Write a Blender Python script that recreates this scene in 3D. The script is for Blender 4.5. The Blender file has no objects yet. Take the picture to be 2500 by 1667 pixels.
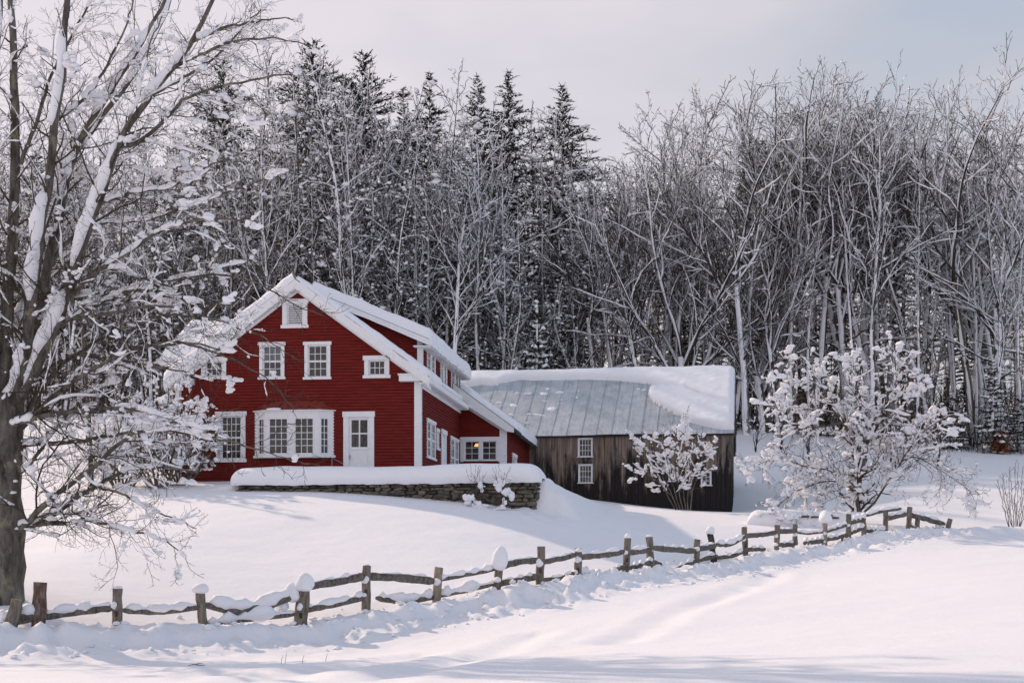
import bpy, bmesh, math, random
import numpy as np
from mathutils import Vector, Matrix, Euler

S = bpy.context.scene
C = S.collection
rng = np.random.default_rng(7)
random.seed(7)
FPX, CX, HY, EYE = 3500.0, 1250.0, 1360.0, 1.6      # focal length and horizon of the photograph, eye height

# ------------------------------------------------------------------ camera
cam_d = bpy.data.cameras.new('camera')
cam = bpy.data.objects.new('camera', cam_d)
C.objects.link(cam)
cam.location = (0, 0, EYE)
cam.rotation_euler = (math.radians(90), 0, 0)
cam_d.sensor_width = 36
cam_d.lens = FPX / 2500 * 36
cam_d.shift_y = (HY - 833.5) / 2500
cam_d.clip_end = 3000
S.camera = cam

# ------------------------------------------------------------------ light and sky
SUN_AZ, SUN_EL = math.radians(47), math.radians(33)      # azimuth: turned left from straight ahead (+Y)
sun_d = bpy.data.lights.new('sun', 'SUN')
sun_d.energy = 3.2
sun_d.angle = math.radians(1.0)
sun_d.color = (1.0, 0.75, 0.57)
sun = bpy.data.objects.new('sun', sun_d)
C.objects.link(sun)
sdir = Vector((-math.sin(SUN_AZ) * math.cos(SUN_EL), math.cos(SUN_AZ) * math.cos(SUN_EL), math.sin(SUN_EL)))
sun.rotation_euler = (-sdir).to_track_quat('-Z', 'Y').to_euler()

W = bpy.data.worlds.new('World')
S.world = W
W.use_nodes = True
nt = W.node_tree
nt.nodes.clear()
out = nt.nodes.new('ShaderNodeOutputWorld')
sky = nt.nodes.new('ShaderNodeTexSky')
sky.sky_type = 'NISHITA'
sky.sun_disc = False
sky.sun_elevation = SUN_EL
sky.sun_rotation = -SUN_AZ
bg1 = nt.nodes.new('ShaderNodeBackground')
bg1.inputs[1].default_value = 0.12
nt.links.new(sky.outputs[0], bg1.inputs[0])
tc = nt.nodes.new('ShaderNodeTexCoord')
mp = nt.nodes.new('ShaderNodeMapping')
mp.inputs['Scale'].default_value = (1.0, 1.0, 2.6)
nt.links.new(tc.outputs['Generated'], mp.inputs[0])
nz = nt.nodes.new('ShaderNodeTexNoise')
nz.inputs['Scale'].default_value = 2.2
nz.inputs['Detail'].default_value = 4
nz.inputs['Roughness'].default_value = 0.45
nt.links.new(mp.outputs[0], nz.inputs['Vector'])
sx = nt.nodes.new('ShaderNodeSeparateXYZ')
nt.links.new(tc.outputs['Generated'], sx.inputs[0])
ma = nt.nodes.new('ShaderNodeMath'); ma.operation = 'MULTIPLY_ADD'
nt.links.new(sx.outputs[0], ma.inputs[0]); ma.inputs[1].default_value = 0.42
nt.links.new(nz.outputs[0], ma.inputs[2])
mb = nt.nodes.new('ShaderNodeMath'); mb.operation = 'MULTIPLY_ADD'
nt.links.new(sx.outputs[2], mb.inputs[0]); mb.inputs[1].default_value = 0.50
nt.links.new(ma.outputs[0], mb.inputs[2])
rp = nt.nodes.new('ShaderNodeValToRGB')
rp.color_ramp.elements.new(0.9)
for el_, (p_, c_) in zip(rp.color_ramp.elements, ((0.675, (0.835, 0.755, 0.795, 1)), (0.84, (0.57, 0.585, 0.645, 1)), (1.0, (0.42, 0.51, 0.665, 1)))):
    el_.position = min(1, p_); el_.color = c_
nt.links.new(mb.outputs[0], rp.inputs[0])
bg2 = nt.nodes.new('ShaderNodeBackground')
bg2.inputs[1].default_value = 1.0
nt.links.new(rp.outputs[0], bg2.inputs[0])
mx = nt.nodes.new('ShaderNodeMixShader')
mx.inputs[0].default_value = 0.88
nt.links.new(bg1.outputs[0], mx.inputs[1])
nt.links.new(bg2.outputs[0], mx.inputs[2])
nt.links.new(mx.outputs[0], out.inputs[0])

S.view_settings.view_transform = 'Standard'
S.view_settings.look = 'None'
S.view_settings.exposure = 0.0
S.view_settings.gamma = 1.0
S.view_settings.use_curve_mapping = False
S.cycles.max_bounces = 6
S.cycles.diffuse_bounces = 3
S.cycles.transparent_max_bounces = 12
S.cycles.use_denoising = True

# ------------------------------------------------------------------ helpers
def P(px, py, Y):
    """the point at distance Y that the photograph shows at (px, py)"""
    return np.array([(px - CX) / FPX * Y, Y, EYE + (HY - py) / FPX * Y])

def smooth01(a, b, x):
    t = np.clip((x - a) / (b - a), 0, 1)
    return t * t * (3 - 2 * t)

def vnoise(x, y, seed=0):
    x = np.asarray(x, float); y = np.asarray(y, float)
    xi = np.floor(x); yi = np.floor(y)
    fx = x - xi; fy = y - yi
    fx = fx * fx * (3 - 2 * fx); fy = fy * fy * (3 - 2 * fy)
    def h(i, j):
        v = np.sin(i * 127.1 + j * 311.7 + seed * 74.7) * 43758.5453
        return v - np.floor(v)
    return (h(xi, yi) * (1 - fx) + h(xi + 1, yi) * fx) * (1 - fy) + (h(xi, yi + 1) * (1 - fx) + h(xi + 1, yi + 1) * fx) * fy

def fbm(x, y, seed=0, oct=3):
    s = 0; a = 0.5; n = 0
    for k in range(oct):
        s = s + a * vnoise(x * 2 ** k, y * 2 ** k, seed + k * 13); n += a; a *= 0.5
    return s / n

class MB:
    def __init__(self):
        self.V = []; self.F = []; self.n = 0
    def add(self, v, *faces):
        v = np.asarray(v, float).reshape(-1, 3)
        self.V.append(v)
        for f in faces:
            self.F.append(np.asarray(f, np.int64) + self.n)
        self.n += len(v)
        return self
    def quad(self, a, b, c, d):
        return self.add([a, b, c, d], [[0, 1, 2, 3]])
    def box(self, lo, hi, fr=None):
        x0, y0, z0 = lo; x1, y1, z1 = hi
        v = np.array([(x0, y0, z0), (x1, y0, z0), (x1, y1, z0), (x0, y1, z0), (x0, y0, z1), (x1, y0, z1), (x1, y1, z1), (x0, y1, z1)], float)
        if fr is not None:
            v = np.array([fr.p(*q) for q in v])
        return self.add(v, [[0, 3, 2, 1], [4, 5, 6, 7], [0, 1, 5, 4], [1, 2, 6, 5], [2, 3, 7, 6], [3, 0, 4, 7]])
    def prism(self, poly, d):
        """a polygon (list of 3D points) swept along the vector d"""
        p = np.asarray(poly, float); n = len(p); d = np.asarray(d, float)
        v = np.vstack([p, p + d])
        self.V.append(v)
        self.F.append(np.array([list(range(n))[::-1]]) + self.n)
        self.F.append(np.array([list(range(n, 2 * n))]) + self.n)
        self.F.append(np.array([[i, (i + 1) % n, n + (i + 1) % n, n + i] for i in range(n)]) + self.n)
        self.n += 2 * n
        return self
    def tube(self, pts, rad, k=5, cap=True, jit=0.0, squash=None):
        pts = np.asarray(pts, float); rad = np.asarray(rad, float); n = len(pts)
        t = np.gradient(pts, axis=0)
        t /= np.linalg.norm(t, axis=1)[:, None] + 1e-9
        m = np.abs(t.mean(0)); ref = np.zeros(3); ref[np.argmin(m)] = 1
        a = np.cross(t, ref); a /= np.linalg.norm(a, axis=1)[:, None] + 1e-9
        b = np.cross(t, a)
        th = np.arange(k) * 2 * math.pi / k
        r = rad[:, None] * np.ones((1, k))
        if jit: r = r * (1 + jit * (rng.random((n, k)) - 0.5) * 2)
        v = pts[:, None, :] + r[:, :, None] * (np.cos(th)[None, :, None] * a[:, None, :] + np.sin(th)[None, :, None] * b[:, None, :])
        if squash is not None:
            v[..., 2] = pts[:, None, 2] + (v[..., 2] - pts[:, None, 2]) * squash
        i = np.arange(n - 1)[:, None] * k; j = np.arange(k)[None, :]; j2 = (j + 1) % k
        f = np.stack([i + j, i + j2, i + k + j2, i + k + j], -1).reshape(-1, 4)
        fs = [f]
        if cap:
            fs.append(np.array([list(range(k))[::-1]])); fs.append(np.array([list(range((n - 1) * k, n * k))]))
        return self.add(v.reshape(-1, 3), *fs)
    def grid(self, v):
        """v: (n, m, 3)"""
        n, m = v.shape[:2]
        i = np.arange(n - 1)[:, None] * m; j = np.arange(m - 1)[None, :]
        f = np.stack([i + j, i + j + 1, i + m + j + 1, i + m + j], -1).reshape(-1, 4)
        return self.add(v.reshape(-1, 3), f)
    def mesh(self, name, smooth=False):
        V = np.vstack(self.V) if self.V else np.zeros((0, 3))
        me = bpy.data.meshes.new(name)
        me.vertices.add(len(V)); me.vertices.foreach_set('co', V.ravel().astype(np.float32))
        if self.F:
            loops = np.concatenate([f.ravel() for f in self.F])
            lens = np.concatenate([np.full(len(f), f.shape[1]) for f in self.F])
            starts = np.concatenate([[0], np.cumsum(lens)[:-1]])
            me.loops.add(len(loops)); me.loops.foreach_set('vertex_index', loops.astype(np.int32))
            me.polygons.add(len(lens)); me.polygons.foreach_set('loop_start', starts.astype(np.int32))
            me.polygons.foreach_set('use_smooth', np.full(len(lens), bool(smooth)))
        me.update(calc_edges=True)
        return me
    def build(self, name, mat=None, parent=None, smooth=False, label=None, kind=None):
        return link(name, self.mesh(name, smooth), mat, parent, label, kind)

def link(name, me, mat=None, parent=None, label=None, kind=None):
    o = bpy.data.objects.new(name, me)
    C.objects.link(o)
    if mat is not None and not me.materials: me.materials.append(mat)
    if parent is not None: o.parent = parent
    if label: o['label'] = label
    if kind: o['kind'] = kind
    return o

def tag(o, label, cat, group=None):
    o['label'] = label; o['category'] = cat
    if group: o['group'] = group
    return o

def thing(name, label, cat, loc=(0, 0, 0), rz=0.0, group=None):
    o = bpy.data.objects.new(name, None)
    C.objects.link(o)
    o.empty_display_size = 0.3
    o.location = loc; o.rotation_euler = (0, 0, rz)
    return tag(o, label, cat, group)

def ico(sub):
    bm = bmesh.new(); bmesh.ops.create_icosphere(bm, subdivisions=sub, radius=1)
    v = np.array([q.co[:] for q in bm.verts]); f = np.array([[q.index for q in p.verts] for p in bm.faces]); bm.free()
    return v, f
ICO = {1: ico(1), 2: ico(2), 3: ico(3)}

def blob(mb, c, s, sub=2, lump=0.25, flat=0.5, rot=None):
    """a rounded lump of snow; s = half sizes"""
    v, f = ICO[sub]
    o = rng.random(3) * 50
    n = (np.sin(v[:, 0] * 2.3 + o[0]) * np.sin(v[:, 1] * 2.9 + o[1]) + np.sin(v[:, 2] * 3.1 + o[2] + v[:, 0] * 2)) * 0.5
    v = v * (1 + lump * n)[:, None]
    v = v.copy(); v[:, 2] = np.where(v[:, 2] < 0, v[:, 2] * flat, v[:, 2])
    v = v * np.asarray(s)
    a = rng.random() * 6.28 if rot is None else rot
    ca, sa = math.cos(a), math.sin(a)
    v = np.stack([v[:, 0] * ca - v[:, 1] * sa, v[:, 0] * sa + v[:, 1] * ca, v[:, 2]], 1)
    mb.add(v + np.asarray(c), f)

# ------------------------------------------------------------------ materials
class Mat:
    def __init__(self, name, base=(0.5, 0.5, 0.5), rough=0.8, spec=0.3):
        self.m = bpy.data.materials.new(name); self.m.use_nodes = True
        self.t = self.m.node_tree; self.b = self.t.nodes['Principled BSDF']
        self.b.inputs['Base Color'].default_value = (*base, 1)
        self.b.inputs['Roughness'].default_value = rough
        self.b.inputs['Specular IOR Level'].default_value = spec
    def n(self, t, **k):
        q = self.t.nodes.new(t)
        for a, v in k.items():
            if a in q.inputs: q.inputs[a].default_value = v
            else: setattr(q, a, v)
        return q
    def l(self, a, b): self.t.links.new(a, b)
    def coord(self, kind='Object', scale=(1, 1, 1)):
        tc = self.n('ShaderNodeTexCoord'); mp = self.n('ShaderNodeMapping'); mp.inputs['Scale'].default_value = scale
        if kind == 'Position':
            g = self.n('ShaderNodeNewGeometry'); self.l(g.outputs['Position'], mp.inputs[0])
        else:
            self.l(tc.outputs[kind], mp.inputs[0])
        return mp.outputs[0]
    def noise(self, vec, scale, detail=4, rough=0.55):
        q = self.n('ShaderNodeTexNoise'); q.inputs['Scale'].default_value = scale; q.inputs['Detail'].default_value = detail
        q.inputs['Roughness'].default_value = rough; self.l(vec, q.inputs['Vector']); return q.outputs[0]
    def ramp(self, fac, stops):
        q = self.n('ShaderNodeValToRGB'); e = q.color_ramp.elements
        while len(e) < len(stops): e.new(0.5)
        for el, (p, c) in zip(e, stops):
            el.position = p; el.color = (*c, 1) if len(c) == 3 else c
        self.l(fac, q.inputs[0]); return q.outputs[0]
    def mix(self, fac, a, b):
        q = self.n('ShaderNodeMix', data_type='RGBA')
        for v, i in ((fac, 0), (a, 6), (b, 7)):
            if isinstance(v, (int, float)): q.inputs[i].default_value = v
            elif isinstance(v, tuple): q.inputs[i].default_value = (*v, 1)
            else: self.l(v, q.inputs[i])
        return q.outputs[2]
    def math(self, op, a, b, c=None):
        q = self.n('ShaderNodeMath', operation=op)
        for v, i in ((a, 0), (b, 1), (c, 2)):
            if v is None: continue
            if isinstance(v, (int, float)): q.inputs[i].default_value = v
            else: self.l(v, q.inputs[i])
        return q.outputs[0]
    def base(self, c): self.l(c, self.b.inputs['Base Color'])
    def bump(self, h, strength=0.3, dist=0.02):
        q = self.n('ShaderNodeBump'); q.inputs['Strength'].default_value = strength; q.inputs['Distance'].default_value = dist
        self.l(h, q.inputs['Height']); self.l(q.outputs[0], self.b.inputs['Normal'])

SNOWC = (0.865, 0.88, 0.925)
def snow_mat(name, fine=0.25, dist=0.03, scale=9.0):
    k = Mat(name, SNOWC, 0.75, 0.2)
    v = k.coord('Position')
    h = k.math('ADD', k.noise(v, scale, 5, 0.6), k.math('MULTIPLY', k.noise(v, scale * 6, 3), 0.35))
    k.bump(h, fine, dist)
    return k.m
M = {}
M['snow'] = snow_mat('snow', 0.35, 0.03, 7.0)
def ground_snow():
    k = Mat('ground_snow', SNOWC, 0.75, 0.2)
    v = k.coord('Position')
    h = k.math('ADD', k.math('MULTIPLY', k.noise(v, 1.6, 3, 0.5), 0.9), k.math('MULTIPLY', k.noise(v, 11.0, 6, 0.72), 0.42))
    k.bump(h, 0.6, 0.06)
    k.base(k.mix(k.math('MULTIPLY', k.noise(v, 0.35, 3), 0.5), SNOWC, (0.83, 0.83, 0.86)))
    return k.m
M['ground'] = ground_snow()

def bark(name, c0, c1, lichen=None, plaster=0.0, wind=(-0.55, -0.75, 0.35), scale=5.0, lo=0.35):
    k = Mat(name, c0, 0.9, 0.15)
    v = k.coord('Object', (1, 1, 0.25))
    n1 = k.noise(v, scale, 5, 0.65)
    col = k.ramp(n1, [(0.32, c0), (0.68, c1)])
    if lichen:
        n2 = k.noise(k.coord('Object', (1, 1, 0.6)), 3.2, 4, 0.6)
        col = k.mix(k.ramp(n2, [(0.56, (0, 0, 0)), (0.64, (0.75, 0.75, 0.75))]), col, lichen)
    if plaster:
        g = k.n('ShaderNodeNewGeometry')
        d = k.n('ShaderNodeVectorMath', operation='DOT_PRODUCT'); k.l(g.outputs['Normal'], d.inputs[0])
        w = Vector(wind).normalized(); d.inputs[1].default_value = w[:]
        n3 = k.noise(k.coord('Position', (1, 1, 0.5)), 2.6, 4, 0.6)
        s = k.math('ADD', d.outputs['Value'], k.math('MULTIPLY', k.math('SUBTRACT', n3, 0.5), 2.2))
        f = k.ramp(s, [(max(0.0, 0.98 - plaster), (0, 0, 0)), (min(1, 1.08 - plaster), (1, 1, 1))])
        col = k.mix(f, col, SNOWC)
    k.base(col)
    k.bump(n1, 0.7, 0.03)
    return k.m
M['bark_near'] = bark('bark_near', (0.030, 0.026, 0.023), (0.20, 0.185, 0.165), (0.24, 0.24, 0.165), scale=7.0)
M['twig_near'] = bark('twig_near', (0.035, 0.026, 0.02), (0.095, 0.073, 0.058), (0.14, 0.13, 0.09))
M['bark_forest'] = bark('bark_forest', (0.04, 0.035, 0.031), (0.13, 0.115, 0.10), (0.15, 0.145, 0.11), 0.42)
M['twig_forest'] = bark('twig_forest', (0.026, 0.022, 0.019), (0.085, 0.071, 0.061), None, 0.13, (-.35, -.4, .85))
M['bark_olive'] = bark('bark_olive', (0.06, 0.052, 0.035), (0.19, 0.17, 0.12), (0.2, 0.19, 0.12), 0.12)
M['bark_pale'] = bark('bark_pale', (0.12, 0.11, 0.10), (0.30, 0.28, 0.26), None, 0.62)
M['twig_brown'] = bark('twig_brown', (0.06, 0.04, 0.03), (0.13, 0.09, 0.07))

def needle_mat():
    k = Mat('needles', (0.018, 0.026, 0.018), 0.7, 0.2)
    k.base(k.ramp(k.noise(k.coord('Object'), 1.3, 4), [(0.35, (0.018, 0.024, 0.018)), (0.65, (0.05, 0.06, 0.04))]))
    return k.m
M['needles'] = needle_mat()

def clap():
    k = Mat('red_paint', (0.21, 0.016, 0.013), 0.75, 0.12)
    n = k.noise(k.coord('Object', (0.7, 0.7, 5.0)), 2.2, 5, 0.65)
    c = k.ramp(n, [(0.28, (0.115, 0.013, 0.011)), (0.5, (0.162, 0.0185, 0.0155)), (0.78, (0.225, 0.027, 0.023))])
    n2 = k.noise(k.coord('Object', (1, 1, 1.6)), 1.1, 5, 0.7)
    c = k.mix(k.ramp(n2, [(0.62, (0, 0, 0)), (0.80, (0.55, 0.55, 0.55))]), c, (0.10, 0.012, 0.012))
    k.base(c); k.bump(n, 0.25, 0.004)
    return k.m
M['red'] = clap()
k_ = Mat('bay_roof_red', (0.2, 0.03, 0.025), 0.6, 0.3); k_.base(k_.ramp(k_.noise(k_.coord('Object'), 4.5, 5), [(0.36, (0.05, 0.012, 0.012)), (0.45, (0.19, 0.028, 0.022)), (0.8, (0.23, 0.04, 0.03))])); M['bayred'] = k_.m
def white_paint():
    k = Mat('white_paint', (0.72, 0.72, 0.74), 0.6, 0.25)
    n = k.noise(k.coord('Object', (1, 1, 1)), 7, 6, 0.7)
    k.base(k.ramp(n, [(0.22, (0.42, 0.41, 0.40)), (0.36, (0.77, 0.78, 0.80)), (0.7, (0.84, 0.85, 0.87))]))
    k.bump(n, 0.2, 0.004)
    return k.m
M['white'] = white_paint()
M['metal_grey'] = Mat('grey_metal', (0.2, 0.2, 0.21), 0.45, 0.5).m
M['dark'] = Mat('dark_interior', (0.05, 0.045, 0.045), 0.9, 0.1).m
M['shade'] = Mat('window_shade', (0.30, 0.36, 0.40), 0.9, 0.1).m
M['shingle'] = Mat('dark_shingle', (0.05, 0.05, 0.055), 0.9, 0.1).m
def glass():
    m = bpy.data.materials.new('window_glass'); m.use_nodes = True
    t = m.node_tree; t.nodes.clear()
    o = t.nodes.new('ShaderNodeOutputMaterial'); mix = t.nodes.new('ShaderNodeMixShader')
    tr = t.nodes.new('ShaderNodeBsdfTransparent'); gl = t.nodes.new('ShaderNodeBsdfGlossy')
    tr.inputs[0].default_value = (0.72, 0.75, 0.78, 1); gl.inputs['Roughness'].default_value = 0.03
    lw = t.nodes.new('ShaderNodeFresnel'); lw.inputs[0].default_value = 1.55
    ad = t.nodes.new('ShaderNodeMath'); ad.operation = 'ADD'; ad.inputs[1].default_value = 0.06
    nz = t.nodes.new('ShaderNodeTexNoise'); nz.inputs['Scale'].default_value = 2.5
    bp = t.nodes.new('ShaderNodeBump'); bp.inputs['Strength'].default_value = 0.15; bp.inputs['Distance'].default_value = 0.02
    t.links.new(nz.outputs[0], bp.inputs['Height']); t.links.new(bp.outputs[0], gl.inputs['Normal'])
    t.links.new(lw.outputs[0], ad.inputs[0]); t.links.new(ad.outputs[0], mix.inputs[0])
    t.links.new(tr.outputs[0], mix.inputs[1]); t.links.new(gl.outputs[0], mix.inputs[2]); t.links.new(mix.outputs[0], o.inputs[0])
    return m
M['glass'] = glass()
def lampm():
    k = Mat('lit_lamp', (1, 0.6, 0.25), 0.5)
    k.b.inputs['Emission Color'].default_value = (1.0, 0.50, 0.16, 1); k.b.inputs['Emission Strength'].default_value = 2.0
    return k.m
M['lamp'] = lampm()
def barnwood():
    k = Mat('barn_wood', (0.15, 0.12, 0.1), 0.9, 0.1)
    oi = k.n('ShaderNodeObjectInfo')
    v = k.coord('Object', (7, 7, 0.35))
    n = k.noise(v, 2.0, 6, 0.6)
    base = k.ramp(n, [(0.28, (0.085, 0.062, 0.048)), (0.5, (0.225, 0.172, 0.135)), (0.72, (0.37, 0.30, 0.24))])
    grey = k.ramp(n, [(0.3, (0.095, 0.088, 0.088)), (0.7, (0.26, 0.24, 0.235))])
    col = k.mix(k.math('MULTIPLY', oi.outputs['Random'], 0.8), base, grey)
    sx = k.n('ShaderNodeSeparateXYZ'); k.l(k.coord('Object'), sx.inputs[0])
    st = k.noise(k.coord('Object', (2.2, 2.2, 0.45)), 1.5, 5, 0.65)
    h = k.math('ADD', k.math('MULTIPLY', sx.outputs[2], -0.23), k.math('MULTIPLY', k.math('SUBTRACT', st, 0.5), 1.9))
    h = k.math('ADD', h, k.math('MULTIPLY', k.math('SUBTRACT', oi.outputs['Random'], 0.5), 0.35))
    f = k.ramp(k.math('ADD', h, 1.0), [(0.22, (0, 0, 0)), (0.62, (0.93, 0.93, 0.93))])     # tar stain that has run up from the sill
    col = k.mix(f, col, (0.016, 0.015, 0.016))
    k.base(col); k.bump(n, 0.6, 0.015)
    return k.m
M['barn'] = barnwood()
def tin():
    k = Mat('galvanised_roof', (0.3, 0.33, 0.35), 0.5, 0.4)
    oi = k.n('ShaderNodeObjectInfo')
    n = k.noise(k.coord('Object', (1, 1, 1)), 1.8, 5, 0.65)
    n2 = k.noise(k.coord('Object', (5, 0.4, 0.4)), 1.6, 4, 0.6)
    c = k.ramp(k.math('ADD', k.math('MULTIPLY', n, 0.6), k.math('MULTIPLY', n2, 0.4)), [(0.33, (0.30, 0.345, 0.38)), (0.5, (0.46, 0.515, 0.56)), (0.68, (0.60, 0.64, 0.68))])
    c = k.mix(k.math('MULTIPLY', oi.outputs['Random'], 0.35), c, (0.29, 0.335, 0.37))
    k.base(c); k.b.inputs['Metallic'].default_value = 0.0
    k.bump(n, 0.15, 0.01)
    return k.m
M['tin'] = tin()
def stone_mat(name='dry_stone'):
    k = Mat(name, (0.15, 0.14, 0.12), 0.9, 0.15)
    oi = k.n('ShaderNodeObjectInfo')
    v = k.coord('Position', (1, 1, 2.5))
    n = k.noise(v, 5.0, 6, 0.65)
    a = k.ramp(n, [(0.3, (0.06, 0.054, 0.047)), (0.5, (0.19, 0.165, 0.13)), (0.72, (0.36, 0.32, 0.26))])
    b = k.ramp(n, [(0.3, (0.03, 0.03, 0.03)), (0.7, (0.14, 0.13, 0.115))])
    k.base(k.mix(oi.outputs['Random'], a, b)); k.bump(n, 0.8, 0.03)
    return k.m
M['stone'] = stone_mat()
def fencewood(name, c0, c1, c2):
    k = Mat(name, c1, 0.9, 0.1)
    v = k.coord('Object', (5, 5, 1.2))
    n = k.noise(v, 3.2, 6, 0.65)
    c = k.ramp(n, [(0.3, c0), (0.5, c1), (0.72, c2)])
    l = k.noise(k.coord('Object'), 7.0, 4, 0.6)
    c = k.mix(k.ramp(l, [(0.60, (0, 0, 0)), (0.68, (0.8, 0.8, 0.8))]), c, (0.235, 0.225, 0.155))
    k.base(c); k.bump(n, 0.9, 0.02)
    return k.m
M['post'] = fencewood('weathered_post', (0.065, 0.055, 0.045), (0.19, 0.165, 0.14), (0.30, 0.265, 0.23))
M['rail'] = fencewood('weathered_rail', (0.045, 0.040, 0.036), (0.14, 0.128, 0.115), (0.26, 0.24, 0.21))
M['redpost'] = fencewood('reddish_post', (0.06, 0.035, 0.03), (0.155, 0.10, 0.085), (0.33, 0.29, 0.27))
M['tanpost'] = fencewood('pale_split_post', (0.12, 0.095, 0.075), (0.30, 0.25, 0.20), (0.42, 0.36, 0.30))
M['darkpost'] = fencewood('dark_post', (0.02, 0.018, 0.017), (0.06, 0.052, 0.046), (0.12, 0.105, 0.09))
def rust():
    k = Mat('dead_leaves', (0.20, 0.07, 0.03), 0.8, 0.1)
    k.base(k.ramp(k.noise(k.coord('Object'), 5), [(0.3, (0.09, 0.03, 0.015)), (0.7, (0.25, 0.095, 0.045))]))
    return k.m
M['rust'] = rust()

# ------------------------------------------------------------------ terrain
FENCE = [  # px, py top, py base of each post, distance, kind, lean px
    (12, 1462, 1545, 28.6, 'stub', 30), (88, 1421, 1545, 29.0, 'red', 12), (285, 1436, 1530, 30.0, 'post', 2), (496, 1440, 1530, 31.2, 'post', -6),
    (730, 1440, 1538, 32.4, 'big', 12), (893, 1380, 1487, 34.0, 'post', 3), (1062, 1384, 1483, 35.2, 'tan', 10), (1206, 1386, 1455, 36.0, 'post', 14),
    (1315, 1333, 1432, 36.8, 'post', 7), (1406, 1338, 1422, 38.4, 'post', 7), (1527, 1313, 1402, 40.7, 'post', 5), (1593, 1310, 1396, 42.1, 'post', -8),
    (1698, 1316, 1390, 44.5, 'post', 4), (1746, 1302, 1372, 45.6, 'dark', -12), (1821, 1286, 1361, 47.3, 'post', -4), (1895, 1281, 1351, 49.4, 'post', 3),
    (1941, 1279, 1348, 50.7, 'post', 0), (2012, 1275, 1344, 51.8, 'tan', 2), (2071, 1254, 1324, 52.6, 'post', 1), (2110, 1262, 1307, 53.1, 'post', -2),
    (2159, 1250, 1302, 53.8, 'post', 4), (2214, 1237, 1299, 54.2, 'post', 8), (2240, 1258, 1300, 54.5, 'post', 0), (2306, 1266, 1300, 55.2, 'post', 14)]
HZ = 4.38                                             # floor level of the farmhouse
ctrl = []
for X in (-60, -30, -12, 0, 12, 30, 60):
    ctrl += [(X, -12, -0.15), (X, 6, -0.05)]
    ctrl += [(X, 18, 0.0 + 0.008 * max(0, X))]
for px, yt, yb, Y, kd, ln in FENCE[1:]:
    ctrl.append(tuple(P(px, yb - 4, Y)))
for px, py, Y in [(40, 1462, 30.6), (583, 1197, 50.0), (800, 1203, 49.6), (1000, 1212, 49.0), (1150, 1226, 48.5), (1308, 1246, 48.0),
                  (440, 1172, 54.0), (200, 1190, 53), (0, 1205, 53), (-300, 1215, 53), (300, 1330, 40), (700, 1345, 41), (0, 1350, 40), (1100, 1322, 42),
                  (1420, 1232, 62), (1600, 1242, 66), (1790, 1250, 70.3), (1812, 1243, 74), (1835, 1232, 78), (1420, 1215, 71.8),
                  (2400, 1290, 58), (2600, 1290, 58), (3000, 1290, 58), (2500, 1200, 70), (2200, 1190, 72), (2500, 1105, 98), (2200, 1085, 100), (1850, 1052, 102), (2500, 1150, 84), (2000, 1130, 86),
                  (3000, 1110, 98), (2400, 1400, 38), (2700, 1400, 38), (2100, 1450, 34), (2500, 1530, 26)]:
    ctrl.append(tuple(P(px, py, Y)))
ctrl += [(-14, 60, 5.2), (-22, 70, 7.2), (-34, 92, 10.6), (-20, 96, 11.2), (-6, 96, 10.2), (3, 98, 10.2), (-3, 76, 5.4), (2, 84, 6.6), (-60, 60, 6.5), (-60, 95, 11)]
for X in (-120, -60, -20, 10, 40, 80, 120):
    ctrl += [(X, 118, 13.0), (X, 155, 18.0), (X, 220, 25.0), (X, 300, 30.0)]
ctrl += [(-120, 20, 0), (120, 20, 0.6), (-120, 60, 6.5), (120, 60, 3.2), (-120, -12, -.2), (120, -12, -.2)]
ctrl = np.array(ctrl)
def _tps(r2): return np.where(r2 > 1e-9, 0.5 * r2 * np.log(np.maximum(r2, 1e-9)), 0)
_cx = ctrl[:, :2] / 10.0
_n = len(_cx)
_K = _tps(((_cx[:, None] - _cx[None]) ** 2).sum(-1)) + 0.03 * np.eye(_n)
_Q = np.hstack([np.ones((_n, 1)), _cx])
_A = np.block([[_K, _Q], [_Q.T, np.zeros((3, 3))]])
_w = np.linalg.solve(_A, np.concatenate([ctrl[:, 2], np.zeros(3)]))
W0 = np.array([-9.62, 50.1]); W1 = np.array([0.82, 48.0])     # front line of the stone wall
_wd = (W1 - W0) / np.linalg.norm(W1 - W0); _wn = np.array([-_wd[1], _wd[0]])   # _wn points back, towards the house
FL = np.array([P(f[0], f[2], f[3])[:2] for f in FENCE])
FL = np.vstack([FL[0] + (FL[0] - FL[3]) * 2, FL[1:], FL[-1] + np.array([3.0, 1.5])])

def seg_dist(X, Y, L):
    """distance to a polyline, signed negative on the camera side"""
    best = np.full(np.shape(X), 1e9); sgn = np.ones(np.shape(X)); arc = np.zeros(np.shape(X)); acc = 0
    for a, b in zip(L[:-1], L[1:]):
        d = b - a; ll = d @ d
        t = np.clip(((X - a[0]) * d[0] + (Y - a[1]) * d[1]) / ll, 0, 1)
        ex = X - a[0] - t * d[0]; ey = Y - a[1] - t * d[1]
        q = np.hypot(ex, ey); s = np.sign(d[0] * ey - d[1] * ex)
        m = q < best
        best = np.where(m, q, best); sgn = np.where(m, s, sgn); arc = np.where(m, acc + t * math.sqrt(ll), arc)
        acc += math.sqrt(ll)
    return best * sgn, arc

TRACKS = [np.array([P(px, py, Y)[:2] for px, py, Y in t]) for t in (
    [(1880, 1390, 44), (1860, 1420, 40), (1780, 1445, 36), (1680, 1465, 33), (1500, 1500, 28)],
    [(1290, 1490, 30.5), (1180, 1530, 26.5), (1080, 1570, 23.5), (950, 1620, 20.5)],
    [(1000, 1520, 28), (900, 1560, 25), (760, 1600, 22.5), (600, 1640, 20)],
    [(330, 1590, 24), (500, 1600, 23.0), (700, 1625, 21), (900, 1650, 19.5)])]

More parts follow.
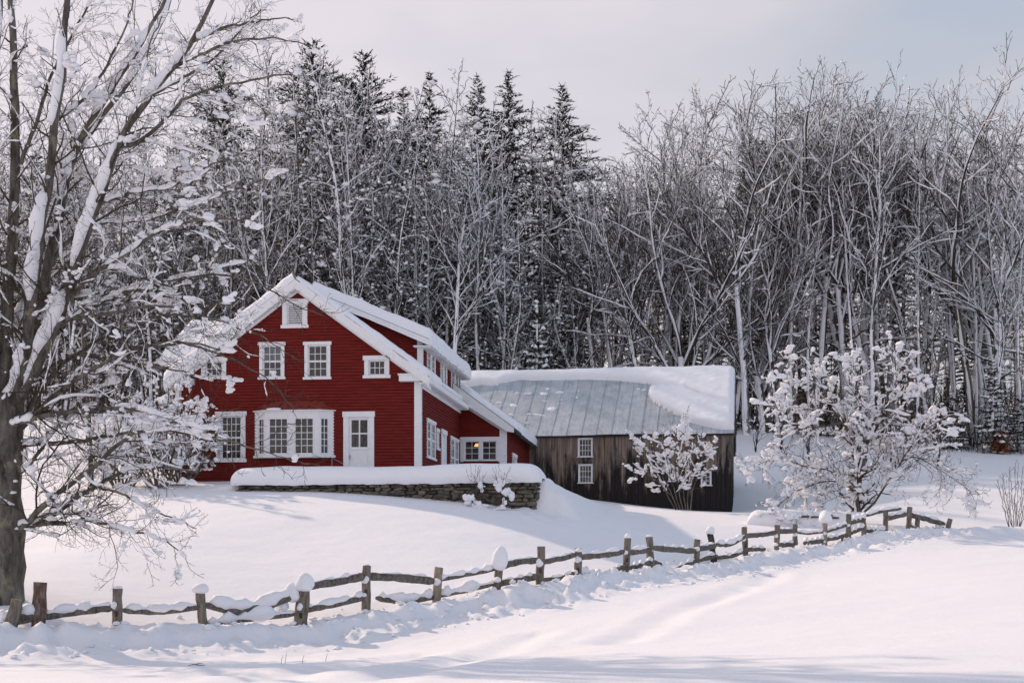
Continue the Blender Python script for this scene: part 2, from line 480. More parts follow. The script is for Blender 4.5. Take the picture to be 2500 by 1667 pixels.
def base_z(X, Y):
    X = np.asarray(X, float); Y = np.asarray(Y, float); sh = X.shape
    x = X.ravel() / 10; y = Y.ravel() / 10
    z = _w[_n] + _w[_n + 1] * x + _w[_n + 2] * y
    for i in range(_n):
        z = z + _w[i] * _tps((x - _cx[i, 0]) ** 2 + (y - _cx[i, 1]) ** 2)
    return z.reshape(sh)

def ground(X, Y, detail=True):
    X = np.asarray(X, float); Y = np.asarray(Y, float)
    z = base_z(X, Y)
    ds = (X - W0[0]) * _wn[0] + (Y - W0[1]) * _wn[1]
    # right edge of the terrace runs back from the end of the wall
    e = np.array([0.10, 0.995])
    dr = -((X - W1[0]) * e[1] - (Y - W1[1]) * e[0])
    dl = (X - W0[0]) * _wd[0] + (Y - W0[1]) * _wd[1]
    m = smooth01(0.10, 0.45, ds) * smooth01(-1.9, 0.1, dr) * smooth01(-1.6, 0.4, dl) * (1 - smooth01(17, 24, ds))
    T = np.maximum(z, 4.22 + 0.03 * np.clip(ds, 0, 6))
    z = z * (1 - m) + T * m
    if not detail: return z
    # wind-packed swells
    z = z + 0.16 * (fbm(X * 0.16 + 3, Y * 0.22, 1) - 0.5) * smooth01(12, 18, Y) + 0.05 * (fbm(X * 0.5, Y * 0.9, 5) - 0.5)
    d, arc = seg_dist(X, Y, FL)
    near = (np.abs(d) < 4)
    bank = np.where(d > -.5, np.exp(-((d + 0.5) / 0.8) ** 2), np.exp(-((d + 0.5) / 0.42) ** 2)) * (0.35 + 0.9 * fbm(arc * 0.9, d * 0.7, 9))
    lump = (np.abs(fbm(X * 3.4, Y * 3.0, 21, 3) - 0.5) * 1.1 + 0.6 * fbm(X * 1.7, Y * 1.7, 22, 2) - 0.33) * np.exp(-((d + 0.8) / 0.9) ** 2)
    lm2 = np.maximum(0, fbm(X * 2.9, Y * 2.5, 51, 2) - .48) * np.exp(-((d + 1.0) / 0.75) ** 2) * (0.3 + 1.2 * fbm(arc * .5, arc * 0, 52, 2))
    z = z + np.where(near, 0.10 * bank * (d < -.25) + 0.34 * lump * (d < -.12) + .6 * lm2, 0)
    ew = d + .45 * (fbm(arc * .8, arc * 0 + 4, 17, 3) - .5) + .18 * (fbm(arc * 3.1, arc * 0 + 1, 19, 2) - .5)
    z = z - np.where(d < 0, 1, 0) * smooth01(-.75, -1.1, ew) * smooth01(-7, -2.2, d) * (.07 + .14 * smooth01(6, -4, X))
    lump2 = (fbm(X * 3.1, Y * 3.1, 31, 3) - 0.5) * smooth01(5, 1.5, -d) * (d < 0) * smooth01(4, -9, X)
    z = z + 0.12 * lump2
    for t in TRACKS:
        q, a = seg_dist(X, Y, t)
        q = q + 0.5 * (fbm(a * 0.7, a * 0 + 2, 3) - 0.5)
        z = z - 0.07 * np.exp(-(q / 0.40) ** 2) * (0.6 + 0.8 * vnoise(a * 0.8, a * 0, 8)) + 0.02 * np.exp(-((np.abs(q) - 0.75) / 0.3) ** 2)
    # rougher snow around the end of the stone wall
    r = np.hypot(X - 1.2, (Y - 48.6) * 0.7)
    z = z + (fbm(X * 2.2, Y * 2.2, 41, 3) - 0.4) * 0.5 * np.exp(-(r / 1.3) ** 2)
    return z

def gz(x, y): return float(ground(np.array([x]), np.array([y]), True)[0])

xs = np.concatenate([np.linspace(-420, -130, 8), np.linspace(-120, -30, 46), np.arange(-28, -15, 0.4), np.arange(-15, 18, 0.105), np.arange(18, 30, 0.4), np.linspace(31, 120, 46), np.linspace(130, 420, 8)])
ys = np.concatenate([np.linspace(-300, -30, 8), np.arange(-20, 14, 1.5), np.arange(14, 58, 0.105), np.arange(58, 104, 0.45), np.arange(104, 200, 2.5), np.linspace(205, 1500, 40)])
GX, GY = np.meshgrid(xs, ys)
GZ = ground(np.clip(GX, -120, 120), np.clip(GY, -12, 300))
mbx = MB(); mbx.grid(np.stack([GX, GY, GZ], -1))
mbx.build('snow_ground', M['ground'], None, True, kind='structure')

# ------------------------------------------------------------------ frames on walls
class Frame:
    def __init__(self, o, u, n, root):
        self.o = np.array(o, float); self.u = np.array(u, float); self.nv = np.array(n, float); self.root = root
    def p(self, s, o, z):        # along, outwards, up
        return self.o + self.u * s + self.nv * o + np.array([0, 0, z])
    def at(self, px, py, off=0.0):
        """(s, z) where the line of sight through (px, py) meets the wall"""
        r = self.root
        c, s_ = math.cos(-r[3]), math.sin(-r[3])
        def tl(v): return np.array([c * v[0] - s_ * v[1], s_ * v[0] + c * v[1], v[2]])
        e = tl(np.array([0, 0, EYE]) - np.array(r[:3])); d = tl(np.array([(px - CX) / FPX, 1, (HY - py) / FPX]))
        t = ((self.o + self.nv * off - e) @ self.nv) / (d @ self.nv)
        q = e + d * t - self.o
        return float(q @ self.u), float(q[2])
    def rect(self, x0, x1, y0, y1):
        s0, z1 = self.at(x0, y0); s1, z0 = self.at(x1, y1)
        return min(s0, s1), max(s0, s1), z0, z1

def clapboards(mb, fr, z0, z1, left, right, openings, e=0.115):
    lv = set(np.arange(z0, z1, e).tolist() + [z1])
    for o in openings: lv |= {o[2], o[3]}
    lv = sorted(v for v in lv if z0 <= v <= z1)
    for a, b in zip(lv[:-1], lv[1:]):
        if b - a < 1e-4: continue
        fa = ((a - z0) / e + 1e-6) % 1; fb = fa + (b - a) / e
        oa, ob = 0.046 - 0.040 * fa, 0.046 - 0.040 * min(fb, 1)
        mid = (a + b) / 2
        L0, L1, R0, R1 = left(a), left(b), right(a), right(b)
        Lm, Rm = left(mid), right(mid)
        if Rm - Lm < 0.01: continue
        cuts = sorted((max(o[0], Lm), min(o[1], Rm)) for o in openings if o[2] < mid < o[3] and o[1] > Lm and o[0] < Rm)
        segs = []; cur = None; st = (L0, L1)
        for c0, c1 in cuts:
            segs.append((st, (c0, c0))); st = (c1, c1)
        segs.append((st, (R0, R1)))
        for (sa, sb), (ea, eb) in segs:
            if ea - sa < 0.004 and eb - sb < 0.004: continue
            ea = max(ea, sa); eb = max(eb, sb)
            mb.quad(fr.p(sa, oa, a), fr.p(ea, oa, a), fr.p(eb, ob, b), fr.p(sb, ob, b))
            if fa < 0.01: mb.quad(fr.p(sa, 0.004, a), fr.p(ea, 0.004, a), fr.p(ea, oa, a), fr.p(sa, oa, a))

pane_me = {}
def window(root, fr, rect, cols, rows, trim=0.12, head=0.05, name='window', label=None, sill=True, split=False, sash_w=0.05, inset=-0.05, mun=0.022, casing=M['white'], nopanes=False):
    """rect = outer edge of the casing; returns the opening to cut in the siding"""
    s0, s1, z0, z1 = rect
    a0, a1, b0, b1 = s0 + trim, s1 - trim, z0 + trim * 0.7, z1 - trim
    mb = MB(); d = 0.055
    mb.box((s0, -0.10, b0), (a0, d, b1), fr); mb.box((a1, -0.10, b0), (s1, d, b1), fr)
    mb.box((s0 - head, -0.10, b1), (s1 + head, d + 0.025, z1), fr)
    w = mb.build(name, casing, root, label=label)
    if sill:
        m2 = MB(); m2.box((s0 - 0.05, -0.10, z0), (s1 + 0.05, d + 0.045, b0), fr); m2.build('sill', casing, w)
    sm = MB(); t = sash_w
    o0, o1 = inset - 0.02, inset + 0.02
    sm.box((a0, o0, b0), (a0 + t, o1, b1), fr); sm.box((a1 - t, o0, b0), (a1, o1, b1), fr)
    sm.box((a0 + t, o0, b0), (a1 - t, o1, b0 + t), fr); sm.box((a0 + t, o0, b1 - t), (a1 - t, o1, b1), fr)
    xs_ = np.linspace(a0 + t, a1 - t, cols + 1); zs_ = np.linspace(b0 + t, b1 - t, rows + 1)
    for x in xs_[1:-1]: sm.box((x - mun / 2, o0 + 0.008, b0 + t), (x + mun / 2, o1 - 0.006, b1 - t), fr)
    for k, z in enumerate(zs_[1:-1]):
        hw = 0.035 if split and k + 1 == rows // 2 else mun / 2
        sm.box((a0 + t, o0 + (0.008 if hw < .03 else 0), z - hw), (a1 - t, o1 - (0.003 if hw < .03 else -.006), z + hw), fr)
    sm.build('sash', casing, w)
    if not nopanes:
        for i in range(cols):
            for j in range(rows):
                q = MB(); tl = (rng.random() - .5) * 0.006
                q.quad(fr.p(xs_[i], inset + tl, zs_[j]), fr.p(xs_[i + 1], inset - tl, zs_[j]), fr.p(xs_[i + 1], inset - tl + 0.001, zs_[j + 1]), fr.p(xs_[i], inset + tl, zs_[j + 1]))
                q.build('pane', M['glass'], w)
    return (s0 + 0.02, s1 - 0.02, z0 + 0.02, z1 - 0.02), w

def slab_snow(mb, o, u, v, U, V, T, r=0.25, step=0.12, seed=0, edge=None, lumpy=0.25, drop=0.0, rough=0.08):
    """snow lying on a plane: o corner, u/v unit vectors, extent U x V, thickness T with rounded edges. edge(U,V arrays) -> distance inside"""
    u = np.asarray(u, float); v = np.asarray(v, float); n = np.cross(u, v); n /= np.linalg.norm(n)
    if n[2] < 0: n = -n
    nu, nv = max(4, int(U / step)) + 1, max(4, int(V / step)) + 1
    a, b = np.meshgrid(np.linspace(0, U, nu), np.linspace(0, V, nv), indexing='ij')
    d = np.minimum(np.minimum(a, U - a), np.minimum(b, V - b)) if edge is None else edge(a, b)
    d = d - rough * fbm(a * 2.5, b * 2.5, seed + 3)
    q = np.clip(d / r, 0, 1)
    t = T * np.sqrt(np.clip(1 - (1 - q) ** 2, 0, 1)) * (1 + lumpy * (fbm(a * 1.1, b * 1.1, seed) - 0.5) * 2 + 0.12 * (fbm(a * 4, b * 4, seed + 7) - 0.5))
    keep = d > -step * 1.3
    pos = np.asarray(o, float) + a[..., None] * u + b[..., None] * v + n * (t - 0.02 - 0.07 * np.clip(-d / (step * .8), 0, 1))[..., None]
    pos[..., 2] -= drop * (1 - q) ** 2
    idx = np.arange(nu * nv).reshape(nu, nv)
    k = keep[:-1, :-1] & keep[1:, :-1] & keep[1:, 1:] & keep[:-1, 1:]
    f = np.stack([idx[:-1, :-1], idx[1:, :-1], idx[1:, 1:], idx[:-1, 1:]], -1)[k]
    if np.dot(np.cross(u, v), n) < 0: f = f[:, ::-1]
    mb.add(pos.reshape(-1, 3), f)

# ------------------------------------------------------------------ farmhouse
HR = -math.atan2(410, FPX)
hx = (1025 - CX) / FPX * 53.0
HROOT = (hx, 53.0, HZ, HR)
house = thing('farmhouse', 'red clapboard farmhouse with white trim and snow on its gabled roof', 'house', HROOT[:3], HR)
WID = 9.3; RX = -4.62; EZ = 3.76; PK = 7.15; SL = (PK - EZ) / 4.62
front = Frame((0, 0, 0), (1, 0, 0), (0, -1, 0), HROOT)
side = Frame((0, 0, 0), (0, 1, 0), (1, 0, 0), HROOT)
leftw = Frame((-WID, 0, 0), (0, -1, 0), (-1, 0, 0), HROOT)
LEN = 12.4
ops = []
# front windows
o, w = window(house, front, front.rect(634, 695, 836, 926), 3, 4, label='second floor window with a blind drawn over its upper sash', split=True); ops.append(o)
sb = MB(); sb.box((o[0] + .13, -0.10, (o[2] + o[3]) / 2), (o[1] - .13, -0.09, o[3] - .10), front); sb.build('blind', M['shade'], w)
o, w = window(house, front, front.rect(744, 807, 835, 926), 3, 4, label='second floor window right of the gable centre', split=True); ops.append(o)
o, w = window(house, front, front.rect(890, 951, 869, 923), 3, 2, trim=0.16, label='small six-pane window under the right eave'); ops.append(o)
o, w = window(house, front, front.rect(492, 553, 872, 925), 3, 2, trim=0.16, label='small window under the left eave'); ops.append(o)
o, w = window(house, front, front.rect(529, 600, 1005, 1128), 4, 6, trim=0.17, label='tall ground floor window behind the tree twigs', split=True); ops.append(o)
# attic vent with louvres
vr = front.rect(690, 751, 731, 801)
o, w = window(house, front, vr, 1, 1, trim=0.17, name='attic_vent', nopanes=True); ops.append(o)
zz = np.linspace(vr[2] + 0.16, vr[3] - 0.2, 10)
for z in zz:
    q = MB(); q.add([front.p(vr[0] + .19, -0.03, z), front.p(vr[1] - .19, -0.03, z), front.p(vr[1] - .19, -0.09, z + .062), front.p(vr[0] + .19, -0.09, z + .062),
                     front.p(vr[0] + .19, -0.045, z - .008), front.p(vr[1] - .19, -0.045, z - .008), front.p(vr[1] - .19, -0.105, z + .052), front.p(vr[0] + .19, -0.105, z + .052)],
                    [[0, 1, 2, 3], [7, 6, 5, 4], [0, 4, 5, 1], [2, 6, 7, 3]])
    q.build('louvre', M['white'], w)
# door
dr = front.rect(839, 914, 1005, 1166); dr = (dr[0], dr[1], 0.02, dr[3])
ops.append((dr[0] + .02, dr[1] - .02, 0.0, dr[3] - .02))
mb = MB()
mb.box((dr[0], -0.1, 0), (dr[0] + .2, 0.06, dr[3] - .2), front); mb.box((dr[1] - .2, -0.1, 0), (dr[1], 0.06, dr[3] - .2), front)
mb.box((dr[0] - .03, -0.1, dr[3] - .2), (dr[1] + .03, 0.085, dr[3]), front)
door = mb.build('door', M['white'], house, label='white front door with four panes in its upper half')
gx0, gx1 = front.at(858, 1050)[0], front.at(897, 1050)[0]; gz0, gz1 = front.at(870, 1091)[1], front.at(870, 1025)[1]
m2 = MB(); o0, o1 = -0.05, 0.0
m2.box((dr[0] + .2, o0, 0.02), (gx0, o1, dr[3] - .2), front); m2.box((gx1, o0, 0.02), (dr[1] - .2, o1, dr[3] - .2), front)
m2.box((gx0, o0, 0.02), (gx1, o1, gz0), front); m2.box((gx0, o0, gz1), (gx1, o1, dr[3] - .2), front)
xm, zm = (gx0 + gx1) / 2, (gz0 + gz1) / 2
m2.box((xm - .025, o0 + .01, gz0), (xm + .025, o1 - .004, gz1), front); m2.box((gx0, o0 + .01, zm - .025), (xm - .025, o1 - .004, zm + .025), front); m2.box((xm + .025, o0 + .01, zm - .025), (gx1, o1 - .004, zm + .025), front)
m2.box((gx0 - .03, o1, gz0 - .10), (gx1 + .03, o1 + .025, gz0 - .02), front)
m2.box((gx0, o1, 0.25), (gx1, o1 + .012, gz0 - .3), front)
m2.build('door_leaf', M['white'], door)
for a, b, c, d in ((gx0, xm - .025, gz0, zm - .025), (xm + .025, gx1, gz0, zm - .025), (gx0, xm - .025, zm + .025, gz1), (xm + .025, gx1, zm + .025, gz1)):
    q = MB(); q.quad(front.p(a, -0.03, c), front.p(b, -0.03, c), front.p(b, -0.03, d), front.p(a, -0.03, d)); q.build('pane', M['glass'], door)
q = MB(); q.tube([front.p(dr[0] + .25, 0.0, 1.0), front.p(dr[0] + .25, 0.07, 1.0), front.p(dr[0] + .25, 0.07, .85)], [.015] * 3, 5); q.build('handle', M['metal_grey'], door)
q = MB(); q.tube([front.p(dr[0] - .25, 0.9, -.2), front.p(dr[0] - .22, 0.9, .85), front.p(dr[0] - .02, 0.35, .72), front.p(dr[0] - .02, 0.07, .7)], [.02] * 4, 5); q.build('handrail', M['metal_grey'], house)
# bay window: openings behind, a canted box in front
b0, bz1 = front.at(622, 1006); b1, bz0 = front.at(816, 1117)
ops.append((b0 + .1, b1 - .1, bz0 + .05, bz1 - .05))
DP = 0.32
c0, c1 = b0 + 0.50, b1 - 0.50
bay = MB()
bayroot = None
pl = [(b0, 0.02), (c0, DP), (c1, DP), (b1, 0.02)]
def band(mb, z0, z1, grow=0.0):
    p = [front.p(s + (grow if s > (b0 + b1) / 2 else -grow), o + (grow if o > .1 else 0), z0) for s, o in pl]
    mb.prism(p, (0, 0, z1 - z0))
band(bay, bz0, bz0 + .10, .06); band(bay, bz1 - .24, bz1, .0); band(bay, bz1, bz1 + .04, .08)
bayo = bay.build('bay_window', M['white'], house, label='white bay window of four many-paned sashes under a small red roof')
def bayface(pa, pb, rects):
    pa = np.array(pa); pb = np.array(pb); L = np.linalg.norm(pb - pa); u2 = (pb - pa) / L; n2 = np.array([-u2[1], u2[0]])
    if n2[1] < 0: n2 = -n2
    fr = Frame(front.p(pa[0], pa[1], 0), front.u * u2[0] + front.nv * u2[1], front.u * n2[0] + front.nv * n2[1], HROOT)
    za, zb = bz0 + .10, bz1 - .24
    mb = MB(); cur = 0.0
    for s0, s1, cols in rects:
        s0 *= L; s1 *= L
        mb.box((cur, -0.06, za), (s0, 0.0, zb), fr); cur = s1
        mb.box((s0, -0.06, za), (s1, 0.0, za + .07), fr); mb.box((s0, -0.06, zb - .06), (s1, 0.0, zb), fr)
        xs_ = np.linspace(s0 + .03, s1 - .03, cols + 1); zs_ = np.linspace(za + .1, zb - .09, 6)
        for x in xs_[1:-1]: mb.box((x - .012, -0.045, za + .07), (x + .012, -0.015, zb - .06), fr)
        for z in zs_[1:-1]: mb.box((s0, -0.043, z - .012), (s1, -0.017, z + .012), fr)
        mb.box((s0, -0.05, za + .07), (s0 + .03, 0.012, zb - .06), fr); mb.box((s1 - .03, -0.05, za + .07), (s1, 0.012, zb - .06), fr)
        for i in range(cols):
            for j in range(5):
                q = MB(); q.quad(fr.p(xs_[i], -0.03, zs_[j]), fr.p(xs_[i + 1], -0.03, zs_[j]), fr.p(xs_[i + 1], -0.03, zs_[j + 1]), fr.p(xs_[i], -0.03, zs_[j + 1])); q.build('pane', M['glass'], bayo)
    mb.box((cur, -0.06, za), (L, 0.0, zb), fr)
    mb.build('sash', M['white'], bayo)
bayface(pl[0], pl[1], [(0.38, 0.90, 2)])
bayface(pl[1], pl[2], [(0.07, 0.42, 3), (0.55, 0.90, 3)])
bayface(pl[2], pl[3], [(0.10, 0.62, 2)])
q = MB()
rb = [front.p(s + (.09 if s > (b0 + b1) / 2 else -.09), o + (.09 if o > .1 else 0.0), bz1 + .04) for s, o in pl]
rt0, rt1 = front.p(c0 - .05, 0.03, bz1 + .40), front.p(c1 + .05, 0.03, bz1 + .40)
q.add(rb + [rt0, rt1], [[1, 2, 5, 4]], [[0, 1, 4], [2, 3, 5]])
q.build('bay_roof', M['bayred'], bayo)
q = MB(); blob(q, front.p(c0 + .35, DP + .02, bz1 + .05), (.34, .10, .08), 2, .1, .2, 0); q.build('snow_patch', M['snow'], bayo)

zl = lambda z: max(-WID, RX - max(0, (PK - z) / SL)) if z > EZ else -WID
zr = lambda z: min(0.0, RX + max(0, (PK - z) / SL)) if z > EZ else 0.0
mb = MB(); clapboards(mb, front, -0.6, PK, zl, zr, ops); mb.build('front_siding', M['red'], house, kind='stuff')
# right side wall with windows
sops = []
def side_rect(x0, x1, z0, z1): 
    return (side.at(x0, 1000)[0], side.at(x1, 1000)[0], z0, z1)
r_ = side_rect(1040, 1059.5, 0.98, 2.5); mid = (r_[0] + r_[1]) / 2
for a, b in ((r_[0], mid + .04), (mid - .04, r_[1])):
    pass
o, w = window(house, side, (r_[0], mid - .01, .98, 2.5), 2, 4, trim=.10, split=True, inset=.03, label='side window nearest the corner board'); sops.append(o)
o, w = window(house, side, (mid + .11, r_[1] + .1, .98, 2.5), 2, 4, trim=.10, split=True, inset=.03, label='side window paired behind the first'); sops.append(o)
r_ = side_rect(1061.5, 1068, 1.5, 2.3); o, w = window(house, side, (r_[0] + .15, r_[1] + .1, 1.45, 2.3), 2, 2, trim=.13); sops.append(o)
r_ = side_rect(1075, 1087, 0, 2.35)
ops2 = (r_[0] + .02, r_[1] - .02, 0, 2.33); sops.append(ops2)
mb = MB(); mb.box((r_[0], -.1, 0), (r_[0] + .14, .06, 2.2), side); mb.box((r_[1] - .14, -.1, 0), (r_[1], .06, 2.2), side); mb.box((r_[0] - .05, -.1, 2.2), (r_[1] + .05, .09, 2.38), side); mb.box((r_[0] + .14, -.1, 0), (r_[1] - .14, -.04, 2.2), side)
mb.build('side_door', M['white'], house)
r_ = side_rect(1098, 1117, 0.7, 2.35); mid = (r_[0] + r_[1]) / 2
o, w = window(house, side, (r_[0], mid, .55, 2.3), 2, 4, trim=.10, split=True, inset=.03); sops.append(o)
o, w = window(house, side, (mid + .1, r_[1] + .05, .55, 2.3), 2, 4, trim=.10, split=True, inset=.03); sops.append(o)
ELL = 9.66
mb = MB(); clapboards(mb, side, -0.9, EZ, lambda z: 0.0, lambda z: ELL, sops); mb.build('side_siding', M['red'], house, kind='stuff')
mb = MB(); clapboards(mb, leftw, -0.9, EZ, lambda z: -LEN, lambda z: 0.0, []); mb.build('left_siding', M['red'], house, kind='stuff')
backf = Frame((0, LEN, 0), (-1, 0, 0), (0, 1, 0), HROOT)
mb = MB(); clapboards(mb, backf, -0.9, PK, lambda z: -zr(z), lambda z: -zl(z), [], 0.2); mb.build('back_siding', M['red'], house, kind='stuff')
# trim: corner boards, frieze, returns
mb = MB(); mb.box((-.20, -0.02, -.9), (.055, .055, EZ - .02), front); mb.box((0.055, -.053, -.9), (.2, .052, EZ - .02), side); mb.build('corner_board', M['white'], house)
mb = MB(); mb.box((-WID - .05, -0.02, -.9), (-WID + .18, .05, EZ), front); mb.build('corner_board', M['white'], house)
mb = MB(); mb.box((-.72, 0.0, EZ - .06), (.34, .34, EZ + .16), front); mb.box((-.76, 0, EZ + .16), (.38, .38, EZ + .21), front); mb.build('eave_return', M['white'], house)
mb = MB(); mb.box((-WID - .34, 0.0, EZ - .06), (-WID + .72, .34, EZ + .16), front); mb.build('eave_return', M['white'], house)
mb = MB(); mb.box((0.2, 0.0, EZ - .28), (ELL - .1, .07, EZ), side); mb.build('frieze_board', M['white'], house)
# main roof: two slopes, underside from ridge (RX, PK) down past the eave
OV, FO, RUP = 0.42, 0.36, 0.18
cs = math.cos(math.atan(SL)); sn = math.sin(math.atan(SL)); TH = 0.16
def slope_pts(sgn, ext, z_off):
    xe = RX + sgn * (4.62 + ext)
    return np.array([RX, 0, PK + z_off]), np.array([xe, 0, PK + z_off - SL * (4.62 + ext)])
for sgn, ln in ((1, 9.35), (-1, LEN + .3)):
    a, b = slope_pts(sgn, OV, 0.02 + RUP)
    up = np.array([0, 0, TH / cs])
    mb = MB(); mb.prism([a + (0, -FO, 0), b + (0, -FO, 0), b + up + (0, -FO, 0), a + up + (0, -FO, 0)], (0, (LEN if sgn < 0 else LEN) + FO, 0))
    rf = mb.build('roof', M['shingle'], house)
    mb = MB(); dn = np.array([0, 0, -.26]); hi = np.array([0, 0, TH / cs - .03])
    bb = b + (0, -FO, 0); aa = a + (0, -FO, 0)
    mb.prism([aa + dn * .6, bb + dn * .6, bb + hi, aa + hi], (0, -.045, 0))
    mb.prism([aa + dn + (0, .28, 0), bb + dn + (0, .28, 0), bb + dn * .6 + (0, .28, 0), aa + dn * .6 + (0, .28, 0)], (0, .12, 0))
    mb.prism([aa + dn * .6 + (0, -.04, 0), bb + dn * .6 + (0, -.04, 0), bb + dn * .6 + (0, -.04, -.02), aa + dn * .6 + (0, -.04, -.02)], (0, .42, 0))
    mb.build('rake_board', M['white'], rf)
    mb = MB(); e0 = b + np.array([0, -FO, -.04]); L_ = (9.3 if sgn > 0 else LEN) + FO
    mb.prism([e0, e0 + (sgn * .04, 0, 0), e0 + (sgn * .04, 0, .2), e0 + (0, 0, .2)], (0, L_, 0))
    mb.prism([b + (0, -FO, -.06), np.array([RX + sgn * 4.64, -FO, b[2] - .06]), np.array([RX + sgn * 4.64, -FO, b[2] - .02]), b + (0, -FO, -.02)], (0, L_, 0))
    mb.build('fascia', M['white'], rf)
TOP = PK + .02 + RUP + TH / cs
TOPD = TOP - RUP
# dormer on the right slope (shed roof from the ridge) 
DX, DY0, DY1, DSL = -0.3, 2.0, 11.6, 0.425
dz = lambda x: TOPD + .02 - DSL * (x - RX)
mr = lambda x: TOP - SL * (x - RX)
cheek = Frame((0, DY0, 0), (1, 0, 0), (0, -1, 0), HROOT)
mb = MB(); clapboards(mb, cheek, mr(DX) - .1, TOP - .1, lambda z: RX + (TOP - z) / SL - .05, lambda z: min(DX, RX + (TOPD + .02 - z) / DSL), [])
mb.build('dormer_cheek', M['red'], house, kind='stuff')
dside = Frame((DX, 0, 0), (0, 1, 0), (1, 0, 0), HROOT)
dzt = dz(DX) - .02; dzb = mr(DX) - .15
dops = []
for a, b in ((3.0, 4.9), (6.15, 7.8), (8.95, 11.1)):
    m_ = (a + b) / 2
    for c, d in ((a, m_ - .02), (m_ + .02, b)):
        o, w = window(house, dside, (c, d, dzb + .12, dzt - .03), 2, 3, trim=.12, split=False, inset=.02); dops.append(o)
mb = MB(); clapboards(mb, dside, dzb, dzt, lambda z: DY0, lambda z: DY1, dops); mb.build('dormer_siding', M['red'], house, kind='stuff')
mb = MB(); mb.box((-.16, -.02, dzb), (.045, .05, dzt + .05), Frame((DX, DY0, 0), (1, 0, 0), (0, -1, 0), HROOT)); mb.box((.05, -.05, dzb), (.16, .045, dzt), Frame((DX, DY0, 0), (0, 1, 0), (1, 0, 0), HROOT)); mb.build('corner_board', M['white'], house)
DE = 0.36
xe = DX + DE
mb = MB(); mb.prism([(RX, DY0 - .4, TOPD + .02), (xe, DY0 - .4, dz(xe)), (xe, DY0 - .4, dz(xe) + .14), (RX, DY0 - .4, TOPD + .16)], (0, DY1 - DY0 + 1.0, 0)); droof = mb.build('dormer_roof', M['shingle'], house)
mb = MB(); mb.prism([(xe + .001, DY0 - .42, dz(xe) - .12), (xe + .045, DY0 - .42, dz(xe) - .12), (xe + .045, DY0 - .42, dz(xe) + .12), (xe + .001, DY0 - .42, dz(xe) + .12)], (0, DY1 - DY0 + 1.04, 0))
mb.prism([(RX + .9, DY0 - .4, dz(RX + .9) - .05), (xe, DY0 - .4, dz(xe) - .12), (xe, DY0 - .4, dz(xe) + .12), (RX + .9, DY0 - .4, dz(RX + .9) + .12)], (0, -.04, 0))
mb.box((DX - .25, DY0 - .4, dz(xe) - .15), (xe, DY0 - .02, dz(xe) - .11)); mb.box((DX, DY0 - .02, dz(xe) - .15), (xe, DY1 + .6, dz(xe) - .11))
mb.build('fascia', M['white'], droof)
# icicles along the dormer fascia
mb = MB()
for k in range(70):
    y = DY0 + .2 + rng.random() * (DY1 - DY0); L_ = .08 + .28 * rng.random() ** 2
    mb.tube([(xe + .06, y, dz(xe) + .02), (xe + .055, y, dz(xe) - .02 - L_)], [.018, .003], 4)
ic = Mat('ice', (.75, .8, .85), .15, .5); ic.b.inputs['Transmission Weight'].default_value = .3
mb.build('icicles', ic.m, droof, kind='stuff')
# rear wing that continues the right slope down towards the barn
EX, EW2 = 2.0, 20.2; ESL = 0.74; ETZ = 2.95
ez = lambda x: ETZ - ESL * (x - EX)
ellf = Frame((0, ELL, 0), (1, 0, 0), (0, -1, 0), HROOT)
eops = []
x0, zt = ellf.at(1130, 1073); x1, zb = ellf.at(1217, 1125)
xm = (x0 + x1) / 2
q = MB(); q.box((x0 - .12, -.05, zb - .03), (x0 + .02, .06, zt + .0), ellf); q.box((x1 - .02, -.05, zb - .03), (x1 + .16, .06, zt + .0), ellf); q.box((x0 - .14, -.05, zt), (x1 + .18, .075, zt + .11), ellf); q.build('window_casing', M['white'], house)
o, w = window(house, ellf, (x0 + .02, xm, zb, zt), 2, 3, trim=.075, head=0, inset=-.02, sash_w=.03, label='left casement of the rear wing with a lamp lit inside'); eops.append(o)
o, w = window(house, ellf, (xm, x1 - .02, zb, zt), 2, 3, trim=.075, head=0, inset=-.02, sash_w=.03, label='right casement of the rear wing'); eops.append(o)
mb = MB(); clapboards(mb, ellf, -0.9, ez(0) - .02, lambda z: 0.03, lambda z: min(EX, EX + (ETZ - z) / ESL), eops); mb.build('rear_wing_siding', M['red'], house, kind='stuff')
ells = Frame((EX, ELL, 0), (0, 1, 0), (1, 0, 0), HROOT)
esops = []
def es_rect(x0, x1, z0, z1): return (ells.at(x0, 1100)[0], ells.at(x1, 1100)[0], z0, z1)
r_ = es_rect(1249, 1262, .6, 1.95); o, w = window(house, ells, (r_[0], min(r_[1], r_[0] + 1.7), .35, 1.95), 2, 4, trim=.16); esops.append(o)
r_ = es_rect(1279, 1289, .3, .95); o, w = window(house, ells, (r_[0], r_[1], .2, 1.0), 2, 2, trim=.16); esops.append(o)
mb = MB(); clapboards(mb, ells, -1.2, ETZ - .05, lambda z: 0.0, lambda z: EW2 - ELL, esops); mb.build('rear_wing_siding', M['red'], house, kind='stuff')
mb = MB(); mb.box((EX - .24, -0.02, -.9), (EX + .055, .055, ETZ + .05), ellf); mb.box((.053, -.055, -.9), (.2, .05, ETZ - .06), ells); mb.build('corner_board', M['white'], house)
def ell_slab(x0, x1, y0, y1, nm):
    mb = MB(); mb.prism([(x0, y0, ez(x0) + .03), (x1, y0, ez(x1) + .03), (x1, y0, ez(x1) + .2), (x0, y0, ez(x0) + .2)], (0, y1 - y0, 0))
    return mb.build(nm, M['shingle'], house)
er = ell_slab(DX + .02, EX + .4, ELL - .32, EW2, 'rear_roof')
er2 = ell_slab(-4.0, DX + .02, LEN + .1, EW2, 'rear_roof')
